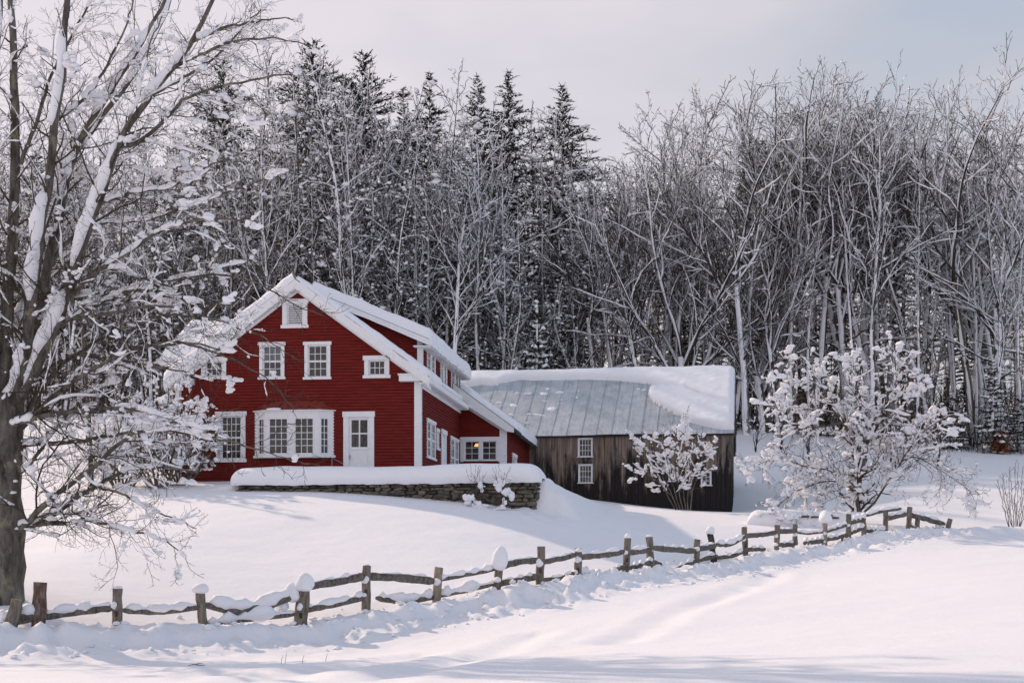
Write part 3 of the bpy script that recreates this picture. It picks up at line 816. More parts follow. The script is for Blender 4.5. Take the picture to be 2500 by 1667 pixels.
mb = MB(); mb.prism([(-4.0, LEN + .1, ez(-4) + .03), (-10, LEN + .1, ez(-4) - 4.4), (-10, LEN + .1, ez(-4) - 4.2), (-4.0, LEN + .1, ez(-4) + .2)], (0, EW2 - LEN - .1, 0)); mb.build('rear_roof', M['shingle'], house)
mb = MB(); xa, xb = DX + .05, EX + .42
mb.prism([(xa, ELL - .34, ez(xa) - .42), (xb - .3, ELL - .34, ez(xb - .3) - .2), (xb, ELL - .34, ez(xb) - .03), (xb, ELL - .34, ez(xb) + .17), (xa, ELL - .34, ez(xa) + .17)], (0, -.045, 0))
mb.prism([(xa, ELL - .08, ez(xa) - .55), (EX + .06, ELL - .08, ez(EX + .06) - .32), (EX + .06, ELL - .08, ez(EX + .06)), (xa, ELL - .08, ez(xa))], (0, .05, 0))
mb.build('rake_board', M['white'], er)
mb = MB()
for k in range(14):
    y = ELL + .8 + k * .7; mb.prism([(EX + .02, y, ez(EX) - .1), (EX + .42, y, ez(EX + .42) - .05), (EX + .42, y, ez(EX + .42) + .03), (EX + .02, y, ez(EX) + .03)], (0, .09, 0))
mb.build('rafter_tails', M['darkpost'], er, kind='stuff')
# left wing, its ridge across the picture
lf = Frame((-11.75, 6.2, 0), (1, 0, 0), (0, -1, 0), HROOT)
mb = MB(); clapboards(mb, lf, -.9, 5.45, lambda z: 0, lambda z: 4, []); 
lg = Frame((-11.75, 12.0, 0), (0, -1, 0), (-1, 0, 0), HROOT)
clapboards(mb, lg, -.9, 7.0, lambda z: 0 if z < 5.45 else (z - 5.45) * 1.87, lambda z: 5.8 if z < 5.45 else 5.8 - (z - 5.45) * 1.87, [], .15)
mb.build('left_wing_siding', M['red'], house, kind='stuff')
mb = MB(); A_ = np.array([-12.1, 0, 0])
mb.prism([A_ + (0, 5.85, 5.33), A_ + (0, 9.1, 7.07), A_ + (0, 12.4, 5.33), A_ + (0, 12.4, 5.5), A_ + (0, 9.1, 7.25), A_ + (0, 5.85, 5.5)], (6.6, 0, 0)); lwr = mb.build('left_wing_roof', M['shingle'], house)
mb = MB(); mb.box((-12.1, 5.8, 5.22), (-8, 5.848, 5.46)); mb.build('fascia', M['white'], lwr)
# floor and lamp inside
mb = MB(); mb.box((-WID + .05, .05, -.5), (-.05, LEN - .05, .03)); mb.box((-.05, ELL + .05, -.5), (EX - .05, EW2, .03)); mb.build('floor', M['dark'], house)
mb = MB(); mb.box((-WID + .1, 3.2, .03), (-.1, 3.3, 3.6)); mb.box((-WID + .1, .3, 3.0), (-.1, 3.3, 3.08)); mb.build('partition', M['dark'], house, kind='stuff'); mb = MB(); mb.box((.1, ELL + 3.0, .03), (EX - .1, ELL + 3.1, 2.4)); mb.build('partition', M['dark'], house)
lp = ellf.at(1166, 1086, -0.9)
mb = MB(); mb.tube([ellf.p(lp[0], -.9, lp[1] - .06), ellf.p(lp[0], -.9, lp[1] + .06)], [.16, .09], 10); mb.build('ceiling_lamp', M['lamp'], house)

# roof snow on the farmhouse
mb = MB()
a, b = slope_pts(1, OV, TH / cs + .02 + RUP)
dvec = (b - a) / np.linalg.norm(b - a); Ls = np.linalg.norm(b - a)
slab_snow(mb, a + np.array([0, -FO - .03, 0]), (0, 1, 0), dvec, 2.75, Ls + .05, .20, .2, .09, 3, lambda u, v: np.minimum(np.minimum(u + .02, 3 - u), Ls + .04 - v), .22, .02, .09)
slab_snow(mb, a + np.array([0, 2.4, 0]) + dvec * (Ls - .62), (0, 1, 0), dvec, 6.9, .64, .14, .2, .08, 5, lambda u, v: np.minimum(.64 - v, 9 - u) - .22 * fbm(u * 1.3, v, 4), .3, .02, .3)
mb.build('roof_snow', M['snow'], house, True)
mb = MB()
a, b = slope_pts(-1, OV, TH / cs + .02 + RUP)
dvec2 = (b - a) / np.linalg.norm(b - a)
slab_snow(mb, a + np.array([0, -FO - .03, 0]), (0, 1, 0), dvec2, 8.5, Ls + .08, .34, .26, .1, 8, lambda u, v: np.minimum(np.minimum(u, 9 - u), Ls + .06 - v), .2, .06, .1)
mb.build('roof_snow', M['snow'], house, True)
mb = MB()
o_ = np.array([RX, DY0 - .45, TOPD + .16]); dv = np.array([1, 0, -DSL]); dv /= np.linalg.norm(dv); DL = (xe - RX) / dv[0] + .1
slab_snow(mb, o_, (0, 1, 0), dv, DY1 - DY0 + 1.15, DL, .42, .30, .1, 12, lambda u, v: np.minimum(np.minimum(u, DY1 - DY0 + 1.15 - u), DL - v), .16, .16, .08)
slab_snow(mb, np.array([RX, DY0 - .45, TOP + .03]), (0, 1, 0), np.array([-cs, 0, -sn]), 11, 1.2, .36, .3, .12, 14, lambda u, v: np.minimum(u, 1.2 - v), .16)
mb.build('roof_snow', M['snow'], house, True)
mb = MB()
xs0, xs1 = DX + .02, EX + .44
d3 = np.array([1, 0, -ESL]); d3 /= np.linalg.norm(d3); EL3 = (xs1 - xs0) / d3[0]
slab_snow(mb, np.array([xs0, ELL - .36, ez(xs0) + .2]), (0, 1, 0), d3, 3.0, EL3, .20, .2, .08, 20, lambda u, v: np.minimum(np.minimum(u, EL3 - v), np.minimum(v - .55, 8 + 0 * u)) - .1 * fbm(u, v * 2, 4), .5, .03, .25)
slab_snow(mb, np.array([-4.0, LEN + .1, ez(-4) + .2]), (0, 1, 0), d3, EW2 - LEN, (xs1 + 4) / d3[0], .3, .25, .15, 22, None, .2)
mb.build('roof_snow', M['snow'], house, True)
mb = MB()
d4 = np.array([0, 3.3, 1.75]); L4 = np.linalg.norm(d4); d4 /= L4
slab_snow(mb, np.array([-12.2, 5.78, 5.47]), (1, 0, 0), d4, 6.6, L4 + .12, .5, .45, .12, 26, lambda u, v: np.minimum(np.minimum(u, v), 20 - u), .15, .12, .1)
slab_snow(mb, np.array([-12.2, 9.1, 7.25]), (1, 0, 0), np.array([0, d4[1], -d4[2]]), 6.6, L4, .5, .45, .2, 27, lambda u, v: np.minimum(u, L4 - v), .15, 0, .1)
mb.build('roof_snow', M['snow'], house, True)

# ------------------------------------------------------------------ barn
BR = math.radians(-9.3)
BZ = 3.85
BROOT = (((1785 - CX) / FPX * 70.5), 70.5, BZ, BR)
barn = thing('barn', 'weathered grey-brown board barn with a metal roof half covered in snow', 'barn', BROOT[:3], BR)
bf = Frame((0, 0, 0), (1, 0, 0), (0, -1, 0), BROOT)
BL, BH, BD, RISE = 15.2, 4.0, 12.0, 3.62
bops = []
def bwin(x0, x1, y0, y1, cols, rows, label):
    r = bf.rect(x0, x1, y0, y1)
    o, w = window(barn, bf, r, cols, rows, trim=.055, head=0.0, sash_w=.035, label=label, inset=-.02, mun=.02, sill=True)
    bops.append((r[0] + .01, r[1] - .01, r[2] + .01, r[3] - .01))
bwin(1411, 1447, 1069, 1116, 4, 3, 'upper barn window of twelve panes')
bwin(1412, 1447, 1133, 1180, 4, 3, 'lower barn window of twelve panes')
bwin(1711, 1737, 1150, 1186, 2, 3, 'small barn window near the right corner')
bwin(1632, 1656, 1140, 1176, 3, 3, 'barn window hidden behind the snowy shrub')
x = 0.0; k = 0
while x > -BL:
    w = .20 + .12 * rng.random(); x0 = max(x - w, -BL); of = .01 + .022 * rng.random()
    if BL + x0 < .1: x0 = -BL
    cuts = [o for o in bops if o[0] < x and o[1] > x0]
    top = BH - .05; bot = -1.2 if x > -11 else -.6
    tilt = (rng.random() - .5) * .012
    def piece(z0, z1, s0=x0, s1=x):
        g = .007
        mb = MB(); mb.add([bf.p(s0 + g, of, z0), bf.p(s1 - g, of + tilt, z0), bf.p(s1 - g, of + tilt, z1), bf.p(s0 + g, of, z1), bf.p(s0 + g, -.02, z0), bf.p(s1 - g, -.02, z0), bf.p(s1 - g, -.02, z1), bf.p(s0 + g, -.02, z1)],
               [[0, 1, 2, 3], [0, 3, 7, 4], [1, 5, 6, 2], [0, 4, 5, 1], [3, 2, 6, 7]])
        mb.build('board', M['barn'], barn)
    cur = bot
    for o in sorted(cuts, key=lambda o: o[2]):
        piece(cur, o[2])
        if o[0] > x0 + .02: piece(o[2], o[3], x0, o[0])
        if o[1] < x - .02: piece(o[2], o[3], o[1], x)
        cur = o[3]
    piece(cur, top)
    x = x0
# backing so that the gaps between boards stay dark, with the window openings left free
mb = MB()
xs_ = sorted({-BL, 0.0} | {v for o in bops for v in o[:2]})
for a, b in zip(xs_[:-1], xs_[1:]):
    m_ = (a + b) / 2; cur = -1.2
    for o in sorted((o for o in bops if o[0] < m_ < o[1]), key=lambda o: o[2]):
        mb.quad(bf.p(a, -.06, cur), bf.p(b, -.06, cur), bf.p(b, -.06, o[2]), bf.p(a, -.06, o[2])); cur = o[3]
    mb.quad(bf.p(a, -.06, cur), bf.p(b, -.06, cur), bf.p(b, -.06, BH), bf.p(a, -.06, BH))
mb.box((-BL, BD - .1, -1.2), (0, BD, BH)); mb.box((-BL, .1, -1.2), (-BL + .1, BD - .1, BH)); mb.box((-BL + .1, .1, -.6), (-.1, BD - .1, -.1))
mb.build('frame_wall', M['dark'], barn)
bs = Frame((0, 0, 0), (0, 1, 0), (1, 0, 0), BROOT)
y = 0.0
while y < BD - .05:
    w = .24 + .1 * rng.random(); y1 = min(y + w, BD)
    zt = lambda q: BH + RISE * (1 - abs(q - BD / 2) / (BD / 2))
    of = .008 + .02 * rng.random(); g = .006
    mb = MB(); mb.add([bs.p(y + g, of, -1.2), bs.p(y1 - g, of, -1.2), bs.p(y1 - g, of, zt(y1) - .03), bs.p(y + g, of, zt(y) - .03), bs.p(y + g, -.02, -1.2), bs.p(y1 - g, -.02, -1.2), bs.p(y1 - g, -.02, zt(y1) - .03), bs.p(y + g, -.02, zt(y) - .03)],
                      [[0, 1, 2, 3], [0, 3, 7, 4], [1, 5, 6, 2]])
    mb.build('board', M['barn'], barn); y = y1
# metal roof: one object per sheet, each corrugated
bs_v = np.array([0, BD / 2, RISE]); BLs = np.linalg.norm(bs_v); bs_v = bs_v / BLs
bn = np.array([0, -bs_v[2], bs_v[1]])
eav = np.array([0, 0, BH]) - bs_v * .38
SHL = BLs + .38
xx = .14; 
while xx > -BL - .3:
    w = .75; x0 = max(xx - w, -BL - .3); n = 13
    us = np.linspace(x0 - .03, xx, 2 * n + 1); lift = .006 + .004 * rng.random()
    eo = -.03 * rng.random()
    vs = np.array([eo, SHL * .5, SHL])
    g = np.zeros((len(us), 3, 3))
    sag = lambda u, v: .03 + .022 * np.sin(u * .9) * (1 - v / SHL)
    for j, v in enumerate(vs):
        wav = lift + np.where(np.arange(2 * n + 1) % 2 == 0, 0.009, -0.009)
        wav[0] += .014; wav[1] += .006
        g[:, j] = eav + us[:, None] * np.array([1, 0, 0]) + v * bs_v + bn * (wav + sag(us, v))[:, None]
    mb = MB(); mb.grid(g); mb.build('roof_sheet', M['tin'], barn)
    xx = x0
mb = MB()
mb.prism([(.12, 0, BH) - bs_v * .30 - bn * .04, (.12, BD / 2, BH + RISE) - bn * .04, (.12, BD + .3, BH - .28) + np.array([0, 0, -.05]), (.12, BD + .3, BH - .28) + np.array([0, 0, -.17]), (.12, BD / 2, BH + RISE) - bn * .15 - np.array([0, .1, 0]), (.28, 0, BH) - bs_v * .30 - bn * .13], (-BL - .40, 0, 0))
mb.build('roof_deck', M['dark'], barn)
q = MB(); q.quad((.13, BD / 2, BH + RISE + .02), (-BL - .3, BD / 2, BH + RISE + .02), (-BL - .3, BD + .35, BH - .3), (.13, BD + .35, BH - .3)); q.build('back_roof', M['tin'], barn)
mb = MB(); mb.prism([(.142, 0, BH) - bs_v * .38 - bn * .2, (.142, BD / 2, BH + RISE) - bn * .2, (.142, BD / 2, BH + RISE) + bn * .04, (.142, 0, BH) - bs_v * .38 + bn * .04], (.035, 0, 0)); mb.build('verge_board', M['barn'], barn)
# snow left on the barn roof. edge lines traced as (along, up the slope)
roofF = type('R', (), {})()
def roof_hit(px, py):
    r = BROOT; c, s_ = math.cos(-r[3]), math.sin(-r[3])
    def tl(v): return np.array([c * v[0] - s_ * v[1], s_ * v[0] + c * v[1], v[2]])
    e = tl(np.array([0, 0, EYE]) - np.array(r[:3])); d = tl(np.array([(px - CX) / FPX, 1, (HY - py) / FPX]))
    t = ((eav - e) @ bn) / (d @ bn); q = e + d * t - eav
    return q[0], q @ bs_v
def crop3(x, y): return roof_hit(1100 + x / 3.267, 860 + y / 3.267)
low = np.array([crop3(x, y) for x, y in [(60, 290), (105, 285), (250, 268), (380, 272), (430, 250), (560, 226), (700, 232), (900, 226), (1100, 226), (1300, 232), (1500, 250), (1700, 285), (1870, 318), (1960, 350), (2050, 385), (2140, 412), (2240, 432)]])
tn_top = np.array([crop3(x, y) for x, y in [(1570, 345), (1600, 305), (1700, 297), (1850, 306), (1960, 352), (2050, 384), (2140, 412), (2245, 425)]])
tn_bot = np.array([crop3(x, y) for x, y in [(1570, 350), (1600, 398), (1650, 430), (1740, 480), (1820, 520), (1900, 560), (2000, 590), (2100, 612), (2160, 622), (2245, 625)]])
def fy(c, u): return np.interp(u, c[:, 0], c[:, 1])
U0 = -BL - .3; UL = BL + .47
def e_up(u, v):
    uu = u + U0
    return np.minimum(np.minimum(v - fy(low, uu) + .05 * (fbm(uu * 2, v, 6) - .5), UL - u), SHL + 1 - v)
def e_tn(u, v):
    uu = u + U0
    d = np.minimum(fy(tn_top, uu) + .03 - v, v - fy(tn_bot, uu))
    return np.minimum(np.minimum(d, UL - u), (uu - tn_top[0, 0]) * 1.2)
mb = MB(); slab_snow(mb, eav + np.array([U0, 0, 0]), (1, 0, 0), bs_v, UL, SHL, .42, .32, .09, 33, e_up, .10, 0, .06)
slab_snow(mb, eav + np.array([U0, 0, 0]) + bs_v * SHL, (1, 0, 0), np.array([0, bs_v[1], -bs_v[2]]), UL, SHL, .42, .4, .2, 33, lambda u, v: np.minimum(UL - u, SHL - v), .10, 0, .06)
mb.build('roof_snow', M['snow'], barn, True, label='thick snow still lying along the barn ridge')
mb = MB(); slab_snow(mb, eav + np.array([U0, 0, 0]), (1, 0, 0), bs_v, UL, SHL, .42, .3, .06, 34, e_tn, .10, 0, .05)
mb.build('roof_snow', M['snow'], barn, True, label='tongue of snow slid down to the right end of the barn eave')
for x, y, a, b in [(750, 335, .26, .18), (865, 327, .26, .1), (630, 335, .18, .12), (527, 335, .11, .1), (598, 338, .13, .08), (773, 300, .14, .07), (815, 455, .25, .25), (1500, 300, .12, .10), (1540, 308, .17, .1), (1010, 365, .07, .11), (885, 388, .06, .06),
                   (505, 430, .26, .18), (745, 390, .30, .06), (700, 500, .50, .08), (385, 410, .2, .1), (490, 505, .2, .08), (625, 500, .16, .06), (612, 570, .14, .05), (1018, 315, .06, .06)]:
    u, v = crop3(x, y); p_ = eav + np.array([u, 0, 0]) + bs_v * v
    q = MB(); blob(q, (0, 0, 0), (a, b, .11 if a < .3 else .05), 2, .3, .2, -.35 if y > 385 and y != 455 else 0)
    o = q.build('snow_lump', M['snow'], barn, True)
    o.matrix_local = Matrix.Translation(p_.tolist()) @ Matrix.Rotation(math.atan2(RISE, BD / 2), 4, 'X')

# ------------------------------------------------------------------ stone wall
ang = math.atan2(_wd[1], _wd[0])
WL = np.linalg.norm(W1 - W0); WT = 4.20
wall = thing('stone_wall', 'dry stone retaining wall capped with a long roll of snow before the red house', 'wall', (W0[0], W0[1], WT), ang)
v, f = ICO[2]
stones = []
for k in range(14):
    cube = v / np.max(np.abs(v), axis=1)[:, None]
    vv = (cube * .72 + v * .45); vv *= (1 + .16 * (rng.random((len(v), 1)) - .5) * 2)
    vv = vv / np.abs(vv).max(0)
    vv = np.round(vv, 3); m = MB(); m.add(vv * .5, f); me = m.mesh('stone', False); me.materials.append(M['stone']); stones.append(me)
def gwall(s):
    p_ = W0 + _wd * s - _wn * .12; return float(ground(np.array([p_[0]]), np.array([p_[1]]), False)[0]) - WT
def place_stone(s, z, w, h, side_=False):
    o = bpy.data.objects.new('stone', stones[rng.integers(len(stones))]); C.objects.link(o); o.parent = wall
    o.scale = (w * 1.06, .34, h * 1.10)
    if side_: o.rotation_euler = (0, 0, math.pi / 2); o.location = (WL - .02 - .12 * rng.random() * .4, s, z)
    else: o.location = (s, .10 + (rng.random() - .5) * .17, z)
    o.rotation_euler.y = (rng.random() - .5) * .14
    return o
nst = 0
z = 0.0; row = 0
while z > -1.25:
    h = .085 + .075 * rng.random()
    s = -.05 + .2 * rng.random() * (row % 2)
    while s < WL:
        w = .22 + .5 * rng.random() ** 1.5
        if s + w > WL: w = max(.12, WL - s)
        g = gwall(min(s + w / 2, WL))
        if z - h * .2 > g - .08:
            hh = h * (1 + .5 * (rng.random() - .35)) if rng.random() < .8 else h * 1.7
            place_stone(s + w / 2, z - h / 2 + (.06 * (rng.random() - .3) if row == 0 else 0), w, hh); nst += 1
        s += w
    z -= h; row += 1
z = 0.0
while z > -1.2:
    h = .11 + .07 * rng.random(); s = .25
    while s < 1.2:
        w = .3 + .3 * rng.random(); place_stone(s + w / 2, z - h / 2, w, h, True); s += w; nst += 1
    z -= h
mb = MB(); mb.box((.0, .14, -1.6), (WL - .12, .62, -.02)); mb.build('rubble_core', M['stone'], wall)
# roll of snow on the wall
mb = MB(); n = 150; kk = 18
ss = np.linspace(-.28, WL + .16, n); g = np.zeros((n, kk, 3))
for i, s in enumerate(ss):
    e = min((s + .28) / .5, (WL + .16 - s) / .45, 1); e = math.sqrt(max(0.0, 1 - (1 - max(e, 0)) ** 2))
    H = (.55 + .035 * math.sin(s * .9) + .04 * (vnoise(s * 1.2, 0, 3) - .5)) * (.10 + .90 * e)
    low_ = -.06 - .10 * float(fbm(np.array(s * 2.6), np.array(.5), 5)) 
    for j in range(kk):
        t = j / (kk - 1)
        if t < .5:
            a = t / .5 * math.pi / 2
            y = .52 - (.78) * math.cos(a) ** .55 * (.55 + .45 * e); zz_ = low_ + (H - low_) * math.sin(a) ** .8
            y += .03 * (float(vnoise(s * 3, t * 9, 7)) - .5)
        else:
            y = .52 + (t - .5) / .5 * 1.3; zz_ = H - .02 * ((t - .5) / .5) - (.35 * ((t - .5) / .5) ** 2)
        g[i, j] = (s, y, zz_)
    g[i, 0, 1] += .12
mb.grid(g); mb.build('snow_cap', M['snow'], wall, True)

# low snow-buried wall beyond the fence, under the apple tree
a_, b_ = P(1830, 1270, 57.5), P(2075, 1300, 56.5)
lw = thing('low_stone_wall', 'low stone wall almost buried in snow behind the far fence posts', 'wall', (a_[0], a_[1], gz(a_[0], a_[1])), math.atan2(b_[1] - a_[1], b_[0] - a_[0]))
LL = float(np.hypot(b_[0] - a_[0], b_[1] - a_[1]))
mb = MB(); n = 60; g = np.zeros((n, 14, 3))
for i, s in enumerate(np.linspace(-.1, LL + .6, n)):
    e = math.sqrt(max(0, 1 - (1 - min(1, (s + .1) / .5)) ** 2))
    wx, wy = a_[0] + (b_[0] - a_[0]) * s / LL, a_[1] + (b_[1] - a_[1]) * s / LL
    dz_ = gz(wx, wy) - gz(a_[0], a_[1])
    for j in range(14):
        a = j / 13 * math.pi
        g[i, j] = (s, -.5 * math.cos(a) * (1 + .15 * float(vnoise(s * 2, j * .6, 2))), dz_ - .15 + (.72 + .12 * (float(vnoise(s * 1.4, 3, 4)) - .5)) * e * math.sin(a) ** .6)
mb.grid(g); mb.build('snow_cap', M['snow'], lw, True)
for s, z in ((2.2, .22), (2.6, .2), (3.1, .26), (3.35, .16), (1.7, .12)):
    o = bpy.data.objects.new('stone', stones[rng.integers(len(stones))]); C.objects.link(o); o.parent = lw
    o.location = (s, -.5, z); o.scale = (.4, .2, .09)

# ------------------------------------------------------------------ fence
fence = thing('split_rail_fence', 'old split rail fence with snow-capped posts crossing the field', 'fence', (FL[1][0], FL[1][1], 0))
FO_ = np.array([FL[1][0], FL[1][1], 0])
fmat = {'post': 'post', 'big': 'post', 'red': 'redpost', 'tan': 'tanpost', 'dark': 'darkpost', 'stub': 'post'}
plabel = {0: 'split end of a leaning post at the left edge of the field', 1: 'reddish round post leaning beside the big tree trunk', 3: 'post with a flattened ball of snow on top', 4: 'thick split post with a pile of snow on its shoulder',
          6: 'pale split post', 7: 'post under a tall rounded cap of snow', 13: 'dark post with a small round snow cap', 17: 'tan post topped by a round snowball'}
for i, (px, yt, yb, Y, kd, ln) in enumerate(FENCE):
    b = P(px, yb, Y); t = P(px + ln, yt, Y)
    zg = gz(b[0], b[1]); b[2] = min(b[2], zg) - .35
    r = {'big': .155, 'red': .14, 'stub': .13}.get(kd, .105) * (1 if i < 12 else .95)
    n = 7; tt = np.linspace(0, 1, n)
    pts = b[None] + (t - b)[None] * tt[:, None]
    pts[:, 0] += (rng.random(n) - .5) * .02
    mb = MB(); mb.tube(pts - FO_, r * (1.06 - .1 * tt), 9, True, .13)
    ob = mb.build('post', M[fmat[kd]], fence, False, plabel.get(i))
    if i in (2, 4, 5, 8, 9, 10, 14):      # mortise hole
        q = MB(); zc = t - FO_ + (b - t) * .45; q.box((zc[0] - .035, zc[1] - r - .006, zc[2] - .06), (zc[0] + .035, zc[1] - r + .03, zc[2] + .06)); q.build('mortise', M['darkpost'], ob)
    caps = {0: None, 3: [(.20, .17, .15, -.05)], 4: [(.24, .2, .26, .02), (.19, .18, .3, -.25), (.16, .16, .22, -.5)], 7: [(.22, .2, .42, .0)], 13: [(.15, .14, .17, 0)], 17: [(.26, .24, .30, .03)],
            2: [(.11, .10, .045, 0)], 9: [(.12, .10, .08, -.1)], 10: [(.11, .10, .09, 0)], 11: [(.1, .09, .05, 0)], 5: [(.06, .06, .03, 0)], 14: [(.08, .07, .04, 0)]}.get(i)
    if caps:
        q = MB()
        for a, bb, c, dx in caps:
            blob(q, t - FO_ + np.array([dx if i == 4 else 0.0, -.02, c * .35 + (dx * .9 if i == 4 else dx)]), (a, bb, c), 3, .13, .55)
        q.build('snow_cap', M['snow'], ob, True)
    if i > 1 and i < 19 and i not in (3,):
        q = MB(); zc = t - FO_ + (b - t) * (.22 + .1 * rng.random()); blob(q, zc + np.array([-.05 + .05 * rng.random(), -r * .9, 0]), (.07 + .07 * rng.random(), .06, .06 + .05 * rng.random()), 2, .3, .8)
        if i % 2: zc = t - FO_ + (b - t) * .5; blob(q, zc + np.array([-.06, -r * .9, 0]), (.10, .07, .07), 2, .3, .8)
        q.build('snow_clump', M['snow'], ob, True, kind='stuff')
def fY(px): return float(np.interp(px, [f[0] for f in FENCE], [f[3] for f in FENCE]))
RAILS = [  # polyline in the photograph, radius px, snow
    ([(-20, 1530), (27, 1515), (99, 1498)], 13, .5), ([(98, 1506), (190, 1493), (282, 1482)], 9, .6), ([(296, 1489), (391, 1494), (490, 1481)], 7, .8), ([(500, 1476), (578, 1491), (646, 1481), (722, 1452)], 10, .8),
    ([(505, 1524), (612, 1511), (722, 1499)], 6, 1.6), ([(738, 1433), (819, 1420), (896, 1404)], 10, .3), ([(738, 1490), (819, 1475), (893, 1456)], 8, .5), ([(893, 1406), (989, 1410), (1062, 1418)], 10, .05), ([(918, 1459), (989, 1470), (1064, 1455)], 7, .9),
    ([(1066, 1415), (1142, 1402), (1212, 1388)], 5, 1.0), ([(1064, 1456), (1142, 1441), (1210, 1424)], 5, 1.4), ([(1214, 1384), (1265, 1371), (1316, 1366)], 8, .1), ([(1208, 1425), (1261, 1417), (1316, 1406)], 8, .3), ([(1316, 1373), (1363, 1364), (1406, 1354)], 7, .1), ([(1316, 1416), (1363, 1413), (1406, 1398)], 6, .3),
    ([(1406, 1360), (1470, 1355), (1529, 1346)], 7, .3), ([(1406, 1399), (1432, 1403), (1462, 1406)], 6, 1.0), ([(1406, 1424), (1440, 1425), (1474, 1420)], 8, .3), ([(1480, 1400), (1527, 1380)], 6, .3),
    ([(1527, 1349), (1560, 1346), (1593, 1340)], 7, .3), ([(1527, 1387), (1560, 1381), (1595, 1370)], 6, .5), ([(1595, 1370), (1625, 1386)], 6, .2), ([(1593, 1337), (1645, 1341), (1700, 1345)], 7, .3), ([(1700, 1341), (1746, 1332)], 7, .2), ([(1650, 1389), (1693, 1370), (1750, 1356)], 6, .5),
    ([(1746, 1329), (1783, 1330), (1821, 1308)], 5, .7), ([(1746, 1362), (1787, 1357), (1821, 1343)], 5, .4), ([(1821, 1307), (1860, 1305), (1895, 1300)], 6, .1), ([(1821, 1341), (1868, 1340)], 5, .4), ([(1895, 1296), (1941, 1296)], 6, .2), ([(1895, 1331), (1941, 1328)], 6, .2),
    ([(1941, 1299), (1975, 1302), (2012, 1298)], 3, .6), ([(1963, 1326), (2012, 1319)], 6, .5), ([(2012, 1299), (2040, 1290), (2071, 1279)], 4, .7), ([(2012, 1318), (2040, 1313), (2071, 1304)], 5, .4), ([(2019, 1343), (2062, 1331)], 7, .3), ([(2048, 1336), (2058, 1312)], 3, 0),
    ([(2071, 1276), (2112, 1266)], 6, .7), ([(2071, 1303), (2112, 1286)], 5, .5), ([(2112, 1259), (2150, 1248), (2200, 1241)], 4, .5), ([(2112, 1295), (2160, 1297)], 5, .8), ([(2159, 1267), (2214, 1254)], 6, .3), ([(2214, 1254), (2260, 1266), (2306, 1279)], 6, .3), ([(2214, 1281), (2240, 1293)], 5, .3), ([(2258, 1296), (2304, 1288)], 5, .5)]
for pl_, rp_, sn_ in RAILS:
    pp = np.array([P(x, y, fY(x)) for x, y in pl_])
    n = 12; tt = np.linspace(0, len(pp) - 1, n)
    pts = np.stack([np.interp(tt, np.arange(len(pp)), pp[:, k]) for k in range(3)], 1)
    sm = pts.copy(); sm[1:-1] = (pts[:-2] + 2 * pts[1:-1] + pts[2:]) / 4; pts = sm
    pts[1:-1] += (rng.random((n - 2, 3)) - .5) * .012
    r = rp_ / FPX * pts[:, 1] * 1.05
    prof = np.ones(n); prof[0] = prof[-1] = .6
    mb = MB(); mb.tube(pts - FO_, r * prof * (1 + .12 * (rng.random(n) - .5)), 7, True, .12)
    ob = mb.build('rail', M['rail'], fence)
    if sn_ > 0:
        q = MB(); st = rng.random() * .2
        a0, a1 = (0.0, 1.0) if sn_ >= 1 else ((.05, .95) if sn_ > .45 else (.15 + .2 * rng.random(), .85))
        ti = np.linspace(a0, a1, 18); sp = np.stack([np.interp(ti * (n - 1), np.arange(n), pts[:, k]) for k in range(3)], 1); rr = np.interp(ti * (n - 1), np.arange(n), r)
        nzv = vnoise(ti * 9 + st * 90, ti * 0, 3)
        hgt = rr * (.35 + sn_ * 1.5) * (.25 + 1.1 * nzv); hgt[0] = hgt[-1] = .008
        hgt = np.where((nzv < .33) & (sn_ < .6), .008, hgt)
        sp[:, 2] += rr * .75 + hgt * .35
        q.tube(sp - FO_, np.maximum(hgt, rr * .3), 7, True, .12)
        if sn_ > .55:
            for _ in range(int(3 + 3 * sn_)):
                k = rng.integers(2, 16); blob(q, sp[k] - FO_ + np.array([0, 0, hgt[k] * .5]), (.05 + .1 * rng.random(), .06, .03 + .05 * sn_ * rng.random()), 2, .3, .6)
        q.build('snow_ridge', M['snow'], ob, True)

mb = MB(); cr = []
for k in range(900):
    i = rng.integers(0, len(FL) - 2); q = FL[i] + (FL[i + 1] - FL[i]) * rng.random()
    d_ = unit2 = (FL[i + 1] - FL[i]) / np.linalg.norm(FL[i + 1] - FL[i]); nn = np.array([d_[1], -d_[0]])
    q = q + nn * (.15 + 2.0 * rng.random() ** 1.6) * (1 if rng.random() < .9 else -.4)
    cr.append((q[0], q[1], .018 + .06 * rng.random() ** 2.2 * (1.3 if i < 9 else .8)))
cr = np.array(cr); cz = ground(cr[:, 0], cr[:, 1])
for (x, y, r), z in zip(cr, cz): blob(mb, (x, y, z + r * .2), (r * (1 + .5 * rng.random()), r, r * .8), 1, .5, .6)
mb.build('snow_crumbs', M['snow'], None, True, 'broken crumbs and lumps of snow scattered along the foot of the fence', 'stuff')

